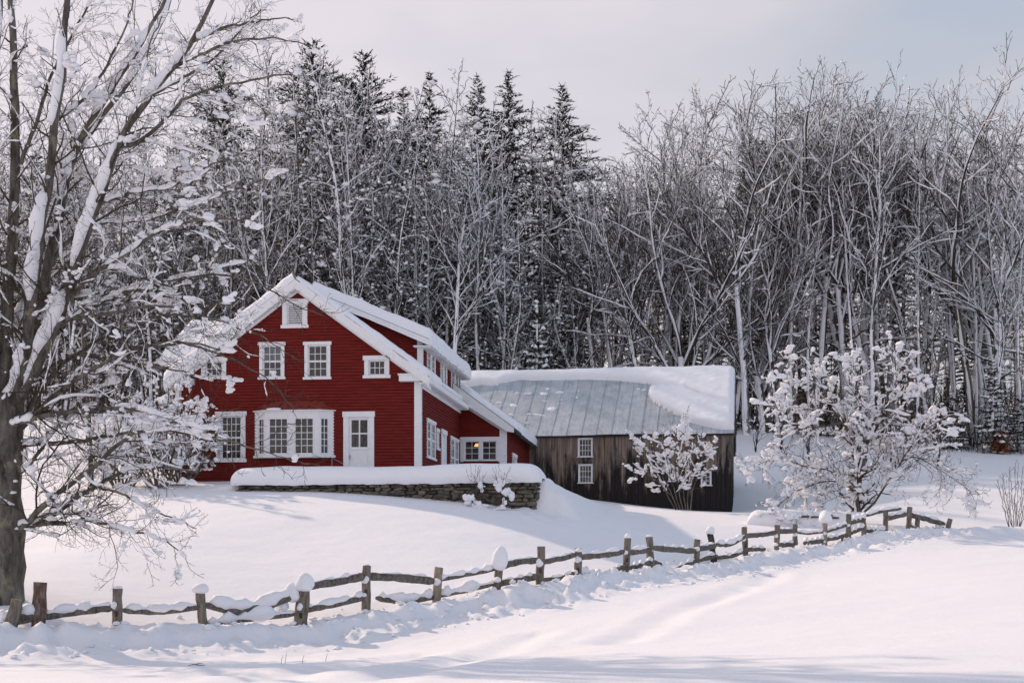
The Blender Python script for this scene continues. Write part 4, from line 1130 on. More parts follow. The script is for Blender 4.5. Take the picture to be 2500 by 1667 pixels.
# ------------------------------------------------------------------ trees
UP = np.array([0, 0, 1.0])
def unit(v): return v / (np.linalg.norm(v) + 1e-9)
def path(start, d, L, n, wob, trop):
    D = d[None] + np.cumsum((rng.random((n, 3)) - .5) * wob, 0) + np.linspace(0, 1, n)[:, None] * trop
    D /= np.linalg.norm(D, axis=1)[:, None]
    return np.vstack([start, start + np.cumsum(D * (L / n), 0)])
def side_dir(t, ang, az):
    ref = UP if abs(t[2]) < .9 else np.array([1, 0, 0.])
    a = unit(np.cross(t, ref)); b = np.cross(t, a)
    return unit(t * math.cos(ang) + (a * math.cos(az) + b * math.sin(az)) * math.sin(ang))
def grow(out, pts, rad, lvl, spec):
    """spec[lvl] = (count per metre, first, angle, length ratio, length cap, radius ratio, wobble, tropism, segs, min radius)"""
    out.append((pts, rad, lvl))
    if lvl >= len(spec): return
    cpm, first, ang, lr, cap, rr, wob, trop, segs, rmin = spec[lvl]
    L = np.linalg.norm(np.diff(pts, axis=0), axis=1).sum()
    k = max(1, int(cpm * L * (1 - first) + rng.random()))
    az = rng.random() * 6.28
    n = len(pts) - 1
    for i in range(k):
        t = first + (1 - first) * (i + rng.random() * .9) / k
        f = t * n; j = min(int(f), n - 1); q = f - j
        p = pts[j] * (1 - q) + pts[j + 1] * q; r = rad[j] * (1 - q) + rad[j + 1] * q
        tg = unit(pts[j + 1] - pts[j]); az += 2.4 + rng.random() * .8
        d = side_dir(tg, ang * (.7 + .6 * rng.random()), az)
        l2 = min(cap, L * lr) * (1.1 - .75 * t) * (.6 + .7 * rng.random())
        if l2 < .06: continue
        r2 = max(rmin, r * rr * (.7 + .4 * rng.random()))
        pp = path(p, d, l2, segs, wob, np.array([0, 0, trop]))
        grow(out, pp, np.maximum(rmin * .7, r2 * np.linspace(1, .35, segs + 1)), lvl + 1, spec)
def tubes(out, lv, sides, mb=None, jit=.0):
    mb = mb or MB()
    for pts, rad, l in out:
        if l in lv: mb.tube(pts, rad, sides[min(l, len(sides) - 1)], False, jit if l < 2 else 0)
    return mb
WIND = np.array([-.5, -.72, .45])
def branch_snow(mb, out, lv, thick=1.0, prob=.9, k=4, base=.012, wind=.5, squash=None):
    for pts, rad, l in out:
        if l not in lv or rng.random() > prob: continue
        t = unit(pts[-1] - pts[0]); n = len(pts)
        a = 0 if l else 1
        h = 1 - abs(t[2])
        off = UP * (.35 + h) + WIND * wind * (1.2 - h); off -= t * (off @ t); off = unit(off)
        r = rad * (.62 + .3 * h) * thick + base * thick * (1 if l else 2) * (.25 + .75 * h)
        r = r * (.55 + .8 * rng.random(n)); r[0] *= .5; r[-1] *= .3
        p = pts + off * (rad * .62 + r * .30)[:, None]
        if l and k > 4 and n > 3:
            w_ = .35 + .5 * rng.random(); q0 = (1 - w_) * rng.random(); q = np.linspace(q0, q0 + w_, 7) * (n - 1)
            p = np.stack([np.interp(q, np.arange(n), p[:, c]) for c in range(3)], 1); r = np.interp(q, np.arange(n), r) * (.45 + .9 * rng.random(7)); r[0] *= .45; r[-1] *= .4; a = 0
        if len(p[a:]) > 1: mb.tube(p[a:], r[a:], k, True, .15 if k > 5 else 0, squash)
def clumps(mb, out, lv, prob, s0, s1, sub=1, elong=1.6, multi=1):
    for pts, rad, l in out:
        if l not in lv or rng.random() > prob: continue
        j = rng.integers(1, len(pts)); d = pts[j] - pts[j - 1]
        s = s0 + (s1 - s0) * rng.random() ** 2
        p = pts[j] * .5 + pts[j - 1] * .5 + np.array([0, 0, rad[j] + s * .2])
        a = math.atan2(d[1], d[0])
        if multi == 1 or s < s0 + .25 * (s1 - s0):
            blob(mb, p, (s * (.8 + (elong - .8) * rng.random()), s * .85, s * (.75 + .5 * rng.random())), sub, .4, .75, a); continue
        du = unit(d)
        for q in range(multi):
            k = (q - (multi - 1) / 2) / multi * 2
            s2 = s * (.45 + .4 * rng.random())
            blob(mb, p + du * s * elong * .8 * k + (rng.random(3) - .5) * s * .6, (s2 * 1.25, s2, s2 * (.65 + .4 * rng.random())), sub, .45, .7, a + rng.random() - .5)

# ---- big maple at the left edge
hero = thing('maple_tree', 'big many-stemmed bare tree heavy with snow at the left edge behind the fence', 'tree', tuple(P(8, 1470, 30.6)))
H0 = np.array(hero.location)
HY0 = 30.6
def poly(pix, r0, r1, n=16, y0=0.0, y1=0.0):
    pp = np.array([P(x, y, HY0 + y0 + (y1 - y0) * k / (len(pix) - 1)) for k, (x, y) in enumerate(pix)])
    m = len(pp); tt = np.linspace(0, m - 1, n)
    pts = np.stack([np.interp(tt, np.arange(m), pp[:, c]) for c in range(3)], 1)
    for _ in range(2):
        s = pts.copy(); s[1:-1] = (pts[:-2] + 2 * pts[1:-1] + pts[2:]) / 4; pts = s
    pts[1:-1] += (rng.random((n - 2, 3)) - .5) * .05
    return pts, np.linspace(r0, r1, n)
STEMS = [
    ([(2, 1500), (6, 1400), (10, 1290), (8, 1180), (14, 1060), (20, 960)], .47, .34, 0, 0, 'trunk'),
    ([(-4, 1030), (8, 900), (20, 700), (40, 420), (36, 150), (20, -120)], .22, .07, .0, .5, 'stem'),
    ([(10, 1010), (40, 960), (60, 880), (75, 740), (105, 540), (135, 300), (155, 150), (168, -80)], .19, .07, 0, -.8, 'stem'),
    ([(16, 1000), (60, 930), (92, 800), (105, 714), (138, 561), (158, 459), (176, 390), (204, 310), (270, 230), (327, 128), (367, 76), (420, -40)], .17, .04, 0, .8, 'stem'),
    ([(16, 1020), (62, 960), (100, 860), (135, 800), (168, 740), (178, 653), (214, 566), (240, 500), (260, 423), (285, 357), (316, 306), (357, 240), (423, 168), (470, 102), (515, 20), (540, -60)], .17, .045, 0, -1.2, 'stem'),
    ([(20, 1060), (30, 900), (48, 780), (90, 600), (150, 420), (215, 330), (330, 180), (400, 60), (430, -60)], .14, .04, .3, 2.0, 'stem'),
    ([(-10, 980), (-20, 800), (-30, 500), (-10, 200), (5, -60)], .14, .05, 0, -.5, 'stem'),
    ([(20, 1300), (76, 1282), (122, 1261), (168, 1230), (204, 1200), (240, 1190), (275, 1160), (326, 1139), (400, 1136), (480, 1155)], .10, .018, 0, -1.0, 'limb'),
    ([(76, 1284), (165, 1275), (230, 1268), (285, 1290), (350, 1300), (420, 1330), (455, 1362)], .05, .010, -.2, -1.8, 'limb'),
    ([(240, 1190), (300, 1205), (360, 1240), (430, 1270), (480, 1290)], .035, .010, -.7, -1.6, 'limb'),
    ([(20, 1310), (60, 1285), (102, 1230), (168, 1185), (224, 1144), (286, 1088), (326, 1052), (388, 1047), (459, 1052), (520, 1075)], .09, .018, 0, -2.2, 'limb'),
    ([(20, 1100), (66, 1083), (153, 1083), (245, 1067), (316, 1057), (420, 1030), (500, 1012)], .08, .016, 0, .9, 'limb'),
    ([(16, 1040), (46, 1032), (102, 1016), (194, 1001), (286, 996), (357, 1006), (440, 1026), (500, 1050)], .08, .016, 0, -2.6, 'limb'),
    ([(20, 1080), (70, 1010), (102, 940), (153, 884), (214, 848), (265, 817), (326, 792), (400, 770), (500, 775)], .085, .018, 0, 1.4, 'limb'),
    ([(30, 1060), (90, 1010), (140, 960), (220, 900), (330, 850), (440, 830), (560, 860)], .085, .016, 0, -2.0, 'limb'),
    ([(105, 714), (122, 633), (204, 551), (286, 541), (398, 531), (510, 485), (612, 454), (690, 420)], .07, .016, .3, 1.6, 'limb'),
    ([(168, 740), (219, 673), (316, 612), (408, 551), (520, 530), (620, 540)], .07, .016, -.4, -2.2, 'limb'),
    ([(285, 357), (347, 352), (428, 260), (459, 235), (561, 204), (653, 189), (740, 175)], .06, .014, -.7, -1.8, 'limb'),
    ([(423, 168), (490, 133), (561, 100), (663, 92), (765, 112)], .05, .012, -1.0, -2.4, 'limb'),
    ([(357, 240), (430, 200), (520, 150), (600, 60), (660, 10)], .05, .012, -.9, .4, 'limb'),
    ([(470, 102), (540, 70), (640, 50), (740, 45)], .045, .012, -1.1, -.6, 'limb'),
    ([(130, 800), (200, 760), (290, 720), (400, 690), (500, 660), (600, 640)], .065, .014, -.3, 1.0, 'limb'),
    ([(92, 800), (160, 780), (260, 770), (360, 740), (470, 760), (560, 790)], .06, .014, .2, -3.0, 'limb'),
    ([(40, 960), (110, 900), (190, 860), (300, 880), (420, 900), (520, 930)], .06, .014, 0, 2.2, 'limb'),
    ([(20, 1180), (80, 1130), (110, 1080), (150, 1030), (200, 960), (280, 930), (360, 940)], .06, .014, 0, .4, 'limb'),
    ([(240, 500), (320, 470), (420, 460), (520, 400), (640, 360)], .05, .012, -.6, .9, 'limb'),
    ([(260, 423), (300, 330), (340, 240), (360, 120), (400, 30)], .045, .012, -.7, -1.6, 'limb'),
    ([(135, 300), (210, 240), (270, 150), (310, 60), (330, -30)], .05, .015, -.4, .8, 'limb'),
    ([(326, 792), (430, 765), (540, 785), (640, 820), (730, 880)], .035, .008, .9, .2, 'whip'),
    ([(330, 850), (450, 835), (560, 870), (660, 930), (720, 1000)], .032, .008, -1.2, -2.2, 'whip'),
    ([(400, 690), (520, 668), (630, 690), (720, 745), (790, 770)], .032, .008, .5, -.8, 'whip'),
    ([(388, 1047), (480, 1060), (590, 1085), (690, 1120), (780, 1135)], .03, .007, -1.6, -2.6, 'whip'),
    ([(0, 1010), (-60, 880), (-120, 700), (-170, 450), (-200, 200), (-240, -60)], .17, .05, 0, 1.5, 'stem'),
    ([(-4, 1040), (-90, 940), (-200, 780), (-330, 560), (-430, 330), (-520, 100)], .16, .04, 0, -1.0, 'stem'),
    ([(-10, 1200), (-120, 1110), (-280, 1040), (-450, 990), (-600, 1000)], .09, .018, 0, 1.0, 'limb'),
    ([(0, 1060), (-120, 960), (-280, 880), (-430, 840), (-580, 850)], .09, .018, 0, -1.8, 'limb'),
    ([(40, 420), (90, 300), (130, 170), (190, 60), (240, -30)], .06, .02, .2, 1.0, 'limb'),
]
hspecS = [(2.8, .22, .8, .30, 2.3, .26, .8, .25, 7, .0065), (4.8, .10, .8, .48, 1.1, .6, .9, .2, 5, .0048), (6.5, .1, .8, .5, .5, .7, .7, .15, 3, .0038)]
hspecL = [(4.2, .06, .8, .40, 2.1, .34, .9, .06, 7, .006), (5.6, .08, .8, .5, 1.0, .6, .9, .05, 5, .0045), (7.0, .1, .85, .5, .45, .75, .7, .05, 3, .0036)]
trunk_mb, hcrown, hwhip = MB(), [], []
for pix, r0, r1, y0, y1, kd in STEMS:
    k_ = .84 if kd != 'trunk' else .95
    pts, rad = poly(pix, r0 * k_, r1 * k_, 22 if kd != 'trunk' else 14, y0, y1)
    if kd == 'trunk':
        rad = rad * np.linspace(1.12, 1, len(rad)); trunk_mb.tube(pts - H0, rad, 14, True, .07); continue
    if kd == 'whip':
        o = []; grow(o, pts - H0, rad, 0, hspecL); hwhip += o
    elif kd == 'stem':
        o = []; grow(o, pts - H0, rad, 0, hspecS); hcrown += o
    else:
        o = []; grow(o, pts - H0, rad, 0, hspecL); hcrown += o
trunk_mb.build('trunk', M['bark_near'], hero, True)
mb = MB()
for pts, rad, l in hcrown + hwhip:
    if l == 0: mb.tube(pts, rad, 8, False, .06)
mb.build('limbs', M['bark_near'], hero, True)
tubes(hcrown + hwhip, (1, 2, 3), (6, 4, 3, 3)).build('crown', M['twig_near'], hero, True)
mb = MB()
for pts, rad, l in hcrown:                     # snow lying along the stems
    if l: continue
    n = len(pts); seg = np.diff(pts, axis=0); i = 1 + int(n * .04)
    while i < n - 2:
        m = rng.integers(4, 9); j = min(i + m, n)
        t = unit(pts[j - 1] - pts[i]); lean = math.hypot(t[0], t[1])
        if rng.random() < (.55 + .9 * lean if rad[0] > .1 else .45) and j - i > 2:
            q = np.linspace(i, j - 1, 12)
            p = np.stack([np.interp(q, np.arange(n), pts[:, c]) for c in range(3)], 1); rr = np.interp(q, np.arange(n), rad)
            off = UP * .9 + np.array([-.15, -.5, 0]); off -= t * (off @ t); off = unit(off)
            th = np.minimum(rr * 1.05, .12) + .03; th = th * (.5 + .75 * vnoise(q * 1.7, q * 0 + rng.random() * 40, 2)); th[0] *= .4; th[-1] *= .35
            mb.tube(p + off * (rr * .55 + th * .38)[:, None], th, 8, True, .10)
        i = j + rng.integers(0, 2)
branch_snow(mb, hcrown, (1,), 1.7, .55, 6, .015, .2); branch_snow(mb, hcrown, (2,), 1.6, .12, 5, .012, .2)
branch_snow(mb, hwhip, (1,), 1.2, .12, 6, .012, .2); clumps(mb, hwhip, (1,), .16, .03, .09, 2, 1.7, 4); clumps(mb, hwhip, (2,), .03, .02, .06, 1, 1.5)
clumps(mb, hcrown, (1,), .30, .04, .14, 2, 1.7, 4)
clumps(mb, hcrown, (2,), .13, .03, .11, 1, 1.5, 3)
clumps(mb, hcrown, (3,), .03, .018, .05, 1, 1.5)
BP = np.vstack([p for p, r, l in hcrown if l < 3]) + H0; BD_ = np.vstack([np.gradient(p, axis=0) for p, r, l in hcrown if l < 3])
BX = np.stack([CX + FPX * BP[:, 0] / BP[:, 1], HY - FPX * (BP[:, 2] - EYE) / BP[:, 1]], 1)
for px, py, a, b in [(215, 435, .28, .16), (160, 160, .22, .2), (420, 410, .33, .18), (465, 425, .30, .16), (350, 405, .2, .15), (335, 575, .2, .15), (258, 255, .18, .18), (120, 430, .15, .2), (577, 278, .12, .12), (615, 310, .16, .11), (505, 305, .22, .15), (430, 690, .5, .15), (340, 690, .2, .14),
                     (405, 735, .3, .2), (350, 1035, .26, .17), (140, 1240, .34, .12), (60, 1275, .2, .15), (590, 860, .16, .16), (640, 890, .3, .11), (560, 855, .18, .11), (30, 1200, .1, .2), (700, 300, .2, .1), (680, 420, .2, .12), (530, 670, .22, .16), (440, 500, .35, .10), (250, 730, .4, .13), (90, 1150, .3, .14)]:
    m = np.argsort(((BX - (px, py)) ** 2).sum(1) + (np.abs(BD_[:, 2]) / (np.linalg.norm(BD_, axis=1) + 1e-6)) ** 2 * 900)[:1][0]
    near_ = np.argsort(((BP - BP[m]) ** 2).sum(1)); near_ = near_[((BP[near_] - BP[m]) ** 2).sum(1) < a * a * 1.4]
    for q in near_[:: max(1, len(near_) // 14)]:
        s_ = .04 + .34 * b * rng.random()
        blob(mb, BP[q] - H0 + np.array([0, 0, s_ * .35]), (s_ * 1.6, s_ * 1.1, s_ * (.6 + .3 * rng.random())), 2, .45, .7, math.atan2(BD_[q, 1], BD_[q, 0]))
mb.build('snow_load', M['snow'], hero, True, kind='stuff')

# ---- generic trees for the wood; every copy shares its prototype's meshes
def tree_proto(kind):
    o = []
    if kind == 'maple':
        H = 20; n = 14; lean = (rng.random(2) - .5) * .12
        pts = path(np.zeros(3), unit(np.array([lean[0], lean[1], 1])), H * .72, n, .12, UP * .1); rad = .145 * np.linspace(1.15, .25, n + 1)
        grow(o, pts, rad, 0, [(2.0, .36, .56, .44, 6.4, .48, .45, .40, 8, .025), (2.3, .12, .62, .42, 2.6, .6, .6, .25, 5, .016), (4.0, .08, .7, .5, 1.35, .65, .7, .2, 3, .012), (4.6, .1, .7, .55, .65, .7, .6, .1, 2, .010)])
    elif kind == 'fork':
        H = 20; pts = path(np.zeros(3), unit(np.array([(rng.random() - .5) * .2, 0, 1])), 8.5, 8, .14, UP * .1); rad = .19 * np.linspace(1.1, .8, 9)
        o.append((pts, rad, 0))
        a0 = rng.random() * 6.28
        for k in range(5):
            a = a0 + k * 1.26 + rng.random() * .6; sp = .25 + .5 * rng.random(); d = unit(np.array([math.cos(a) * sp, math.sin(a) * sp, 1]))
            p2 = path(pts[-1 - k % 3], d, 11.5 - 3.5 * sp + rng.random(), 12, .42, UP * .18); grow(o, p2, (.115 - .04 * sp) * np.linspace(1, .2, 13), 1, [None, (1.25, .18, .62, .50, 4.6, .58, .6, .32, 8, .02), (2.2, .12, .62, .5, 2.2, .65, .7, .25, 5, .013), (3.6, .1, .7, .55, .95, .7, .7, .15, 3, .0095)])
        for k in range(2):
            a = rng.random() * 6.28; p2 = path(pts[4 + k], unit(np.array([math.cos(a), math.sin(a), .35])), 3.6, 7, .7, UP * .1); grow(o, p2, .06 * np.linspace(1, .3, 8), 1, [None, (1.6, .2, .7, .4, 1.6, .55, .6, .2, 4, .014), (3.0, .1, .7, .5, .8, .65, .6, .2, 2, .01)])
    elif kind == 'pole':
        H = 20; n = 16; pts = path(np.zeros(3), unit(np.array([(rng.random() - .5) * .08, (rng.random() - .5) * .08, 1])), 19, n, .08, UP * .05); rad = .10 * np.linspace(1.15, .2, n + 1)
        grow(o, pts, rad, 0, [(1.5, .34, .65, .20, 3.2, .42, .55, .4, 6, .02), (2.8, .12, .7, .45, 1.35, .6, .7, .2, 4, .013), (4.0, .1, .7, .55, .65, .7, .6, .1, 2, .0095)])
    elif kind == 'spread':
        pts = path(np.zeros(3), unit(np.array([-.12, 0, 1])), 4.0, 5, .1, UP * .1); rad = .30 * np.linspace(1.2, .85, 6); o.append((pts, rad, 0))
        for k in range(9):
            a = k * 2.4 + rng.random() * .6; sp = .25 + .75 * rng.random()
            d = unit(np.array([math.cos(a) * sp, math.sin(a) * sp, 1])); p2 = path(pts[2 + k % 4], d, 9 + 6 * (1 - sp), 12, .28, UP * .35)
            grow(o, p2, (.135 - .05 * sp) * np.linspace(1, .18, 13), 1, [None, (1.9, .15, .6, .40, 3.8, .5, .55, .35, 7, .02), (3.4, .08, .65, .5, 1.7, .65, .7, .2, 4, .012), (4.0, .1, .7, .55, .75, .7, .6, .1, 2, .0095)])
    elif kind == 'thicket':      # young dense trees with fine crowns starting low
        n = 13; pts = path(np.zeros(3), unit(np.array([(rng.random() - .5) * .15, 0, 1])), 16, n, .3, UP * .1); rad = .10 * np.linspace(1.15, .2, n + 1)
        grow(o, pts, rad, 0, [(2.8, .10, .75, .25, 3.6, .42, .7, .22, 7, .018), (3.6, .08, .75, .42, 1.5, .6, .8, .12, 5, .0125), (5.0, .1, .8, .55, .7, .7, .7, .08, 3, .0095)])
    mb0 = tubes(o, (0,), (8, 5, 4, 3, 3), None, .06)
    mb1 = tubes(o, (1, 2, 3, 4), (8, 5, 3, 3, 3))
    ms = MB()
    if kind == 'thicket':
        branch_snow(ms, o, (0,), .6, .5, 5); branch_snow(ms, o, (1,), 1.2, .55, 4); branch_snow(ms, o, (2,), 1.3, .16, 3)
        clumps(ms, o, (1,), .75, .05, .15, 1, 1.9); clumps(ms, o, (2,), .46, .04, .11, 1, 1.9); clumps(ms, o, (3,), .08, .035, .08, 1, 1.6)
    else:
        branch_snow(ms, o, (0,), .72, 1.0, 6, wind=.9); branch_snow(ms, o, (1,), 1.3, .97, 4, wind=.7); branch_snow(ms, o, (2,), 1.65, .70, 4); branch_snow(ms, o, (3,), 1.6, .13, 3)
        clumps(ms, o, (2,), .24, .04, .11, 1, 1.9); clumps(ms, o, (3,), .03, .03, .07)
    hh = max(p[:, 2].max() for p, r, l in o)
    return mb0.mesh('trunk', True), mb1.mesh('crown', True), ms.mesh('snow_load', True), hh
PROTO = {}
for kd, cnt in (('maple', 3), ('fork', 4), ('pole', 3), ('spread', 2), ('thicket', 4)):
    PROTO[kd] = [tree_proto(kd) for _ in range(cnt)]
    for q in PROTO[kd]:
        q[0].materials.append(M['bark_forest']); q[1].materials.append(M['twig_forest']); q[2].materials.append(M['snow'])

def conifer_proto(H=18, R=3.2, base=.12, heavy=.5, ragged=.4, slope=.42, dens=1.0):
    tr = MB(); nd = MB(); sw = MB()
    tr.tube([(0, 0, 0), (0, 0, H * .5), (0, 0, H)], [.2, .12, .01], 7)
    z = H * base; qv = []
    while z < H - .05:
        dtop = H - z
        rr = min(R, .10 + slope * dtop) * (1 - .35 * max(0, 1 - (z - H * base) / (H * .15))) * (.85 + ragged * (rng.random() - .5) * 1.2)
        nb = 4 if dtop < 1.5 else 6
        for k in range(nb):
            a = rng.random() * 6.28; L = rr * (.6 + .5 * rng.random()); n = max(5, int(L * 22 * dens))
            rise = .55 * math.exp(-dtop / 2.0) + .12 - .25 * min(1, dtop / H * 1.3)
            for i in range(n):
                t = (i + rng.random()) / n * .92 + .08
                wd = (rng.random() - .5) * .5 * L * t * .6
                c = np.array([math.cos(a) * L * t - math.sin(a) * wd, math.sin(a) * L * t + math.cos(a) * wd, z + L * t * rise - .06 * L * t * t])
                a2 = a + (rng.random() - .5) * 2.4; l = (.13 + .18 * rng.random()); w = .022 + .03 * rng.random()
                d = np.array([math.cos(a2), math.sin(a2), (rng.random() - .25) * .8]); s = np.array([-math.sin(a2), math.cos(a2), (rng.random() - .5)]) * w
                qv += [c - s, c + s, c + d * l + s * .35, c + d * l - s * .35]
                if rng.random() < heavy * .06:
                    f = min(1, dtop / 5)
                    blob(sw, c + np.array([0, 0, .06]), (.08 + .20 * rng.random() * f, .08 + .10 * rng.random(), .05 + .07 * rng.random()), 1, .35, .5, a)
        z += .16 + .16 * min(1, dtop / 6)
    q = np.array(qv); nd.add(q, np.arange(len(q)).reshape(-1, 4))
    return tr.mesh('trunk', True), nd.mesh('foliage', False), sw.mesh('snow_load', True), H
PROTO['conifer'] = [conifer_proto(18, 3.2, .1, .75, .55, .62), conifer_proto(18, 2.7, .12, .6, .6, .46), conifer_proto(18, 3.4, .22, .7, .8, .85)]
PROTO['young_conifer'] = [conifer_proto(5, 1.5, .04, 1.8, .3, .42)]
for kd in ('conifer', 'young_conifer'):
    for q in PROTO[kd]:
        q[0].materials.append(M['bark_forest']); q[1].materials.append(M['needles']); q[2].materials.append(M['snow'])

PARTS = {'conifer': ('trunk', 'foliage', 'snow_load'), 'young_conifer': ('trunk', 'foliage', 'snow_load')}
def plant(kind, x, y, height, label, cat='tree', group=None, name='bare_tree', width=None, lean=0.0, bark=None, rz=None, var=None, dz=-.25):
    p = PROTO[kind][rng.integers(len(PROTO[kind])) if var is None else var]
    t = thing(name, label, cat, (x, y, gz(x, y) + dz), ((rng.random() - .5) * 1.6 if rz is None else rz), group)
    s = height / p[3]; w = s if width is None else width
    t.scale = (w * (1 if rng.random() < .5 or rz is not None else -1), w, s)
    t.rotation_euler[1] = lean
    for nm, me in zip(PARTS.get(kind, ('trunk', 'crown', 'snow_load')), p[:3]):
        o = link(nm, me, None, t)
        if nm != 'trunk': o['kind'] = 'stuff'
        if bark and nm == 'trunk':
            o.material_slots[0].link = 'OBJECT'; o.material_slots[0].material = M[bark]
    return t
def at_px(px, Y): return (px - CX) / FPX * Y
def h_for(px, top, Y):
    x = at_px(px, Y); return EYE + (HY - top) / FPX * Y - gz(x, Y) + .25

# distinctive trees at the front of the wood
SPEC = [  # px, top y, distance, kind, lean, bark, label
    (1222, 330, 99, 'pole', .03, 'bark_pale', 'slim straight tree plastered white from foot to top, behind the gap between house and barn'),
    (1258, 300, 100, 'maple', -.02, None, 'dark thick-trunked tree just left of the snow-domed evergreen behind the barn'),
    (1512, 420, 101, 'pole', -.09, 'bark_pale', 'pale trunk leaning left behind the middle of the barn ridge'),
    (1690, 300, 100, 'spread', -.02, None, 'wide many-limbed bare tree rising behind the right half of the barn roof'),
    (1868, 420, 101, 'spread', -.06, None, 'thick dark multi-limbed tree bending left beside the right end of the barn'),
    (1862, 165, 104, 'fork', -.05, 'bark_forest', 'tall straight tree with a half white, half dark trunk right of the barn'),
    (1896, 420, 103, 'pole', -.05, 'bark_pale', 'slender snow-plastered trunk just right of the half white tall trunk'),
    (2080, 150, 105, 'fork', -.07, None, 'dark forked tree with a white-topped limb, above the top of the apple tree'),
    (2118, 175, 107, 'maple', .0, 'bark_pale', 'tall trunk white down its right side, right of the dark forked tree'),
    (2186, 135, 104, 'maple', -.03, 'bark_pale', 'fully white-plastered trunk above the right side of the apple tree'),
    (2380, 180, 101, 'fork', -.07, 'bark_olive', 'thick olive-brown bare trunk with snowy low limbs near the right edge of the wood'),
    (2455, 190, 103, 'maple', -.02, 'bark_forest', 'dark trunk standing behind the small snowy spruce at the right'),
    (2482, 230, 106, 'pole', .0, 'bark_pale', 'thin white-plastered trunk right of the dark trunk by the right edge'),
    (2545, 110, 101, 'fork', -.05, None, 'tallest bare tree, its crown entering at the right edge against the sky'),
    (1660, 205, 109, 'maple', .0, None, 'bare crown standing highest above the right half of the barn'),
    (690, 118, 104, 'maple', .0, None, 'bare crown left of the tall pine on the skyline, over the house gable'),
    (800, 104, 106, 'maple', .02, None, 'fine bare crown between the two pines above the red house ridge'),
    (910, 130, 105, 'maple', .03, None, 'pale wispy bare crown right of the bushy pine on the skyline'),
    (960, 185, 103, 'thicket', .0, None, 'snow-flecked bare tree stepping down right of the wispy skyline crown'),
    (1110, 215, 103, 'thicket', .0, None, 'snow-flecked bare tree in front of the two leftmost skyline spruces'),
    (1310, 235, 103, 'thicket', .0, None, 'snow-flecked bare tree in front of the gap before the last skyline spruce'),
    (1770, 165, 111, 'maple', .0, None, 'rounded fine bare crown against the sky right of the barn end'),
]
for px, top, Y, kd, ln, bk, lb in SPEC:
    plant(kd, at_px(px, Y), Y, h_for(px, top, Y), lb, 'tree', None, 'bare_tree', None, ln, bk, rz=(rng.random() - .5) * .6)
for px, top, Y, w, lb, v_ in [(1049, 178, 110, 1.15, 'dark narrow spruce top, leftmost of the evergreens on the skyline', 1), (1165, 186, 112, 1.15, 'pointed spruce with snowy boughs second from the left on the skyline', 0), (1242, 176, 110, 1.3, 'broad layered spruce with snow lumps, highest on the skyline above the barn', 0),
                              (1372, 210, 109, 1.4, 'broad dark spruce, rightmost of the evergreens on the skyline', 0), (545, 150, 114, 1.2, 'dark pine top peering over the wood left of the house', 2), (765, 100, 109, 1.35, 'tall dark pine above the ridge of the red house', 2), (885, 128, 111, 1.3, 'bushy pine right of the tall pine on the skyline', 2), (985, 215, 114, 1.1, 'shaggy spruce in the dip between pine and skyline evergreens', 1)]:
    plant('conifer', at_px(px, Y), Y, h_for(px, top, Y), lb, 'tree', None, 'evergreen_tree', w, 0, None, var=v_)
plant('young_conifer', at_px(1312, 94), 94, h_for(1312, 735, 94), 'young evergreen bowed under a dome of snow behind the left end of the barn', 'tree', None, 'evergreen_tree', 1.3)
plant('young_conifer', at_px(2425, 97), 97, h_for(2425, 880, 97), 'small snow-laden spruce at the right edge of the field', 'tree', None, 'evergreen_tree', 1.1)
plant('young_conifer', at_px(2490, 98), 98, h_for(2490, 960, 98), 'lowest dark spruce at the far right beside the small snowy one', 'tree', None, 'evergreen_tree', 1.2)
plant('young_conifer', at_px(2330, 99), 99, h_for(2330, 960, 99), 'dark young spruce at the foot of the olive-brown trunk', 'tree', None, 'evergreen_tree', 1.2)

SKYX = [0, 60, 130, 300, 480, 560, 640, 760, 880, 960, 1100, 1300, 1400, 1480, 1560, 1660, 1780, 1900, 2000, 2100, 2230, 2380, 2430, 2500, 2700]
SKYY = [270, 240, 235, 265, 280, 235, 190, 125, 140, 205, 232, 245, 340, 335, 270, 230, 205, 222, 200, 178, 190, 245, 285, 200, 200]
ZONES = [(600, 'left of the house', 'left of the red house'), (1000, 'above the house roof', 'above the red house roof'), (1450, 'above the left half of the barn', 'above the barn roof'), (1850, 'above the right end of the barn', 'above the barn roof end'), (9999, 'right of the barn', 'right of the barn')]
KN = {'maple': 'branching bare tree with snow-lined limbs', 'fork': 'forked bare tree with snow-lined limbs', 'pole': 'slender bare tree with snow-streaked trunk', 'thicket': 'finely twigged tree flecked with snow', 'conifer': 'dark evergreen dusted with snow'}
used = []
cnt = 0
rows = [(97, 46), (101, 50), (106, 48), (111, 44), (118, 44), (126, 32)]
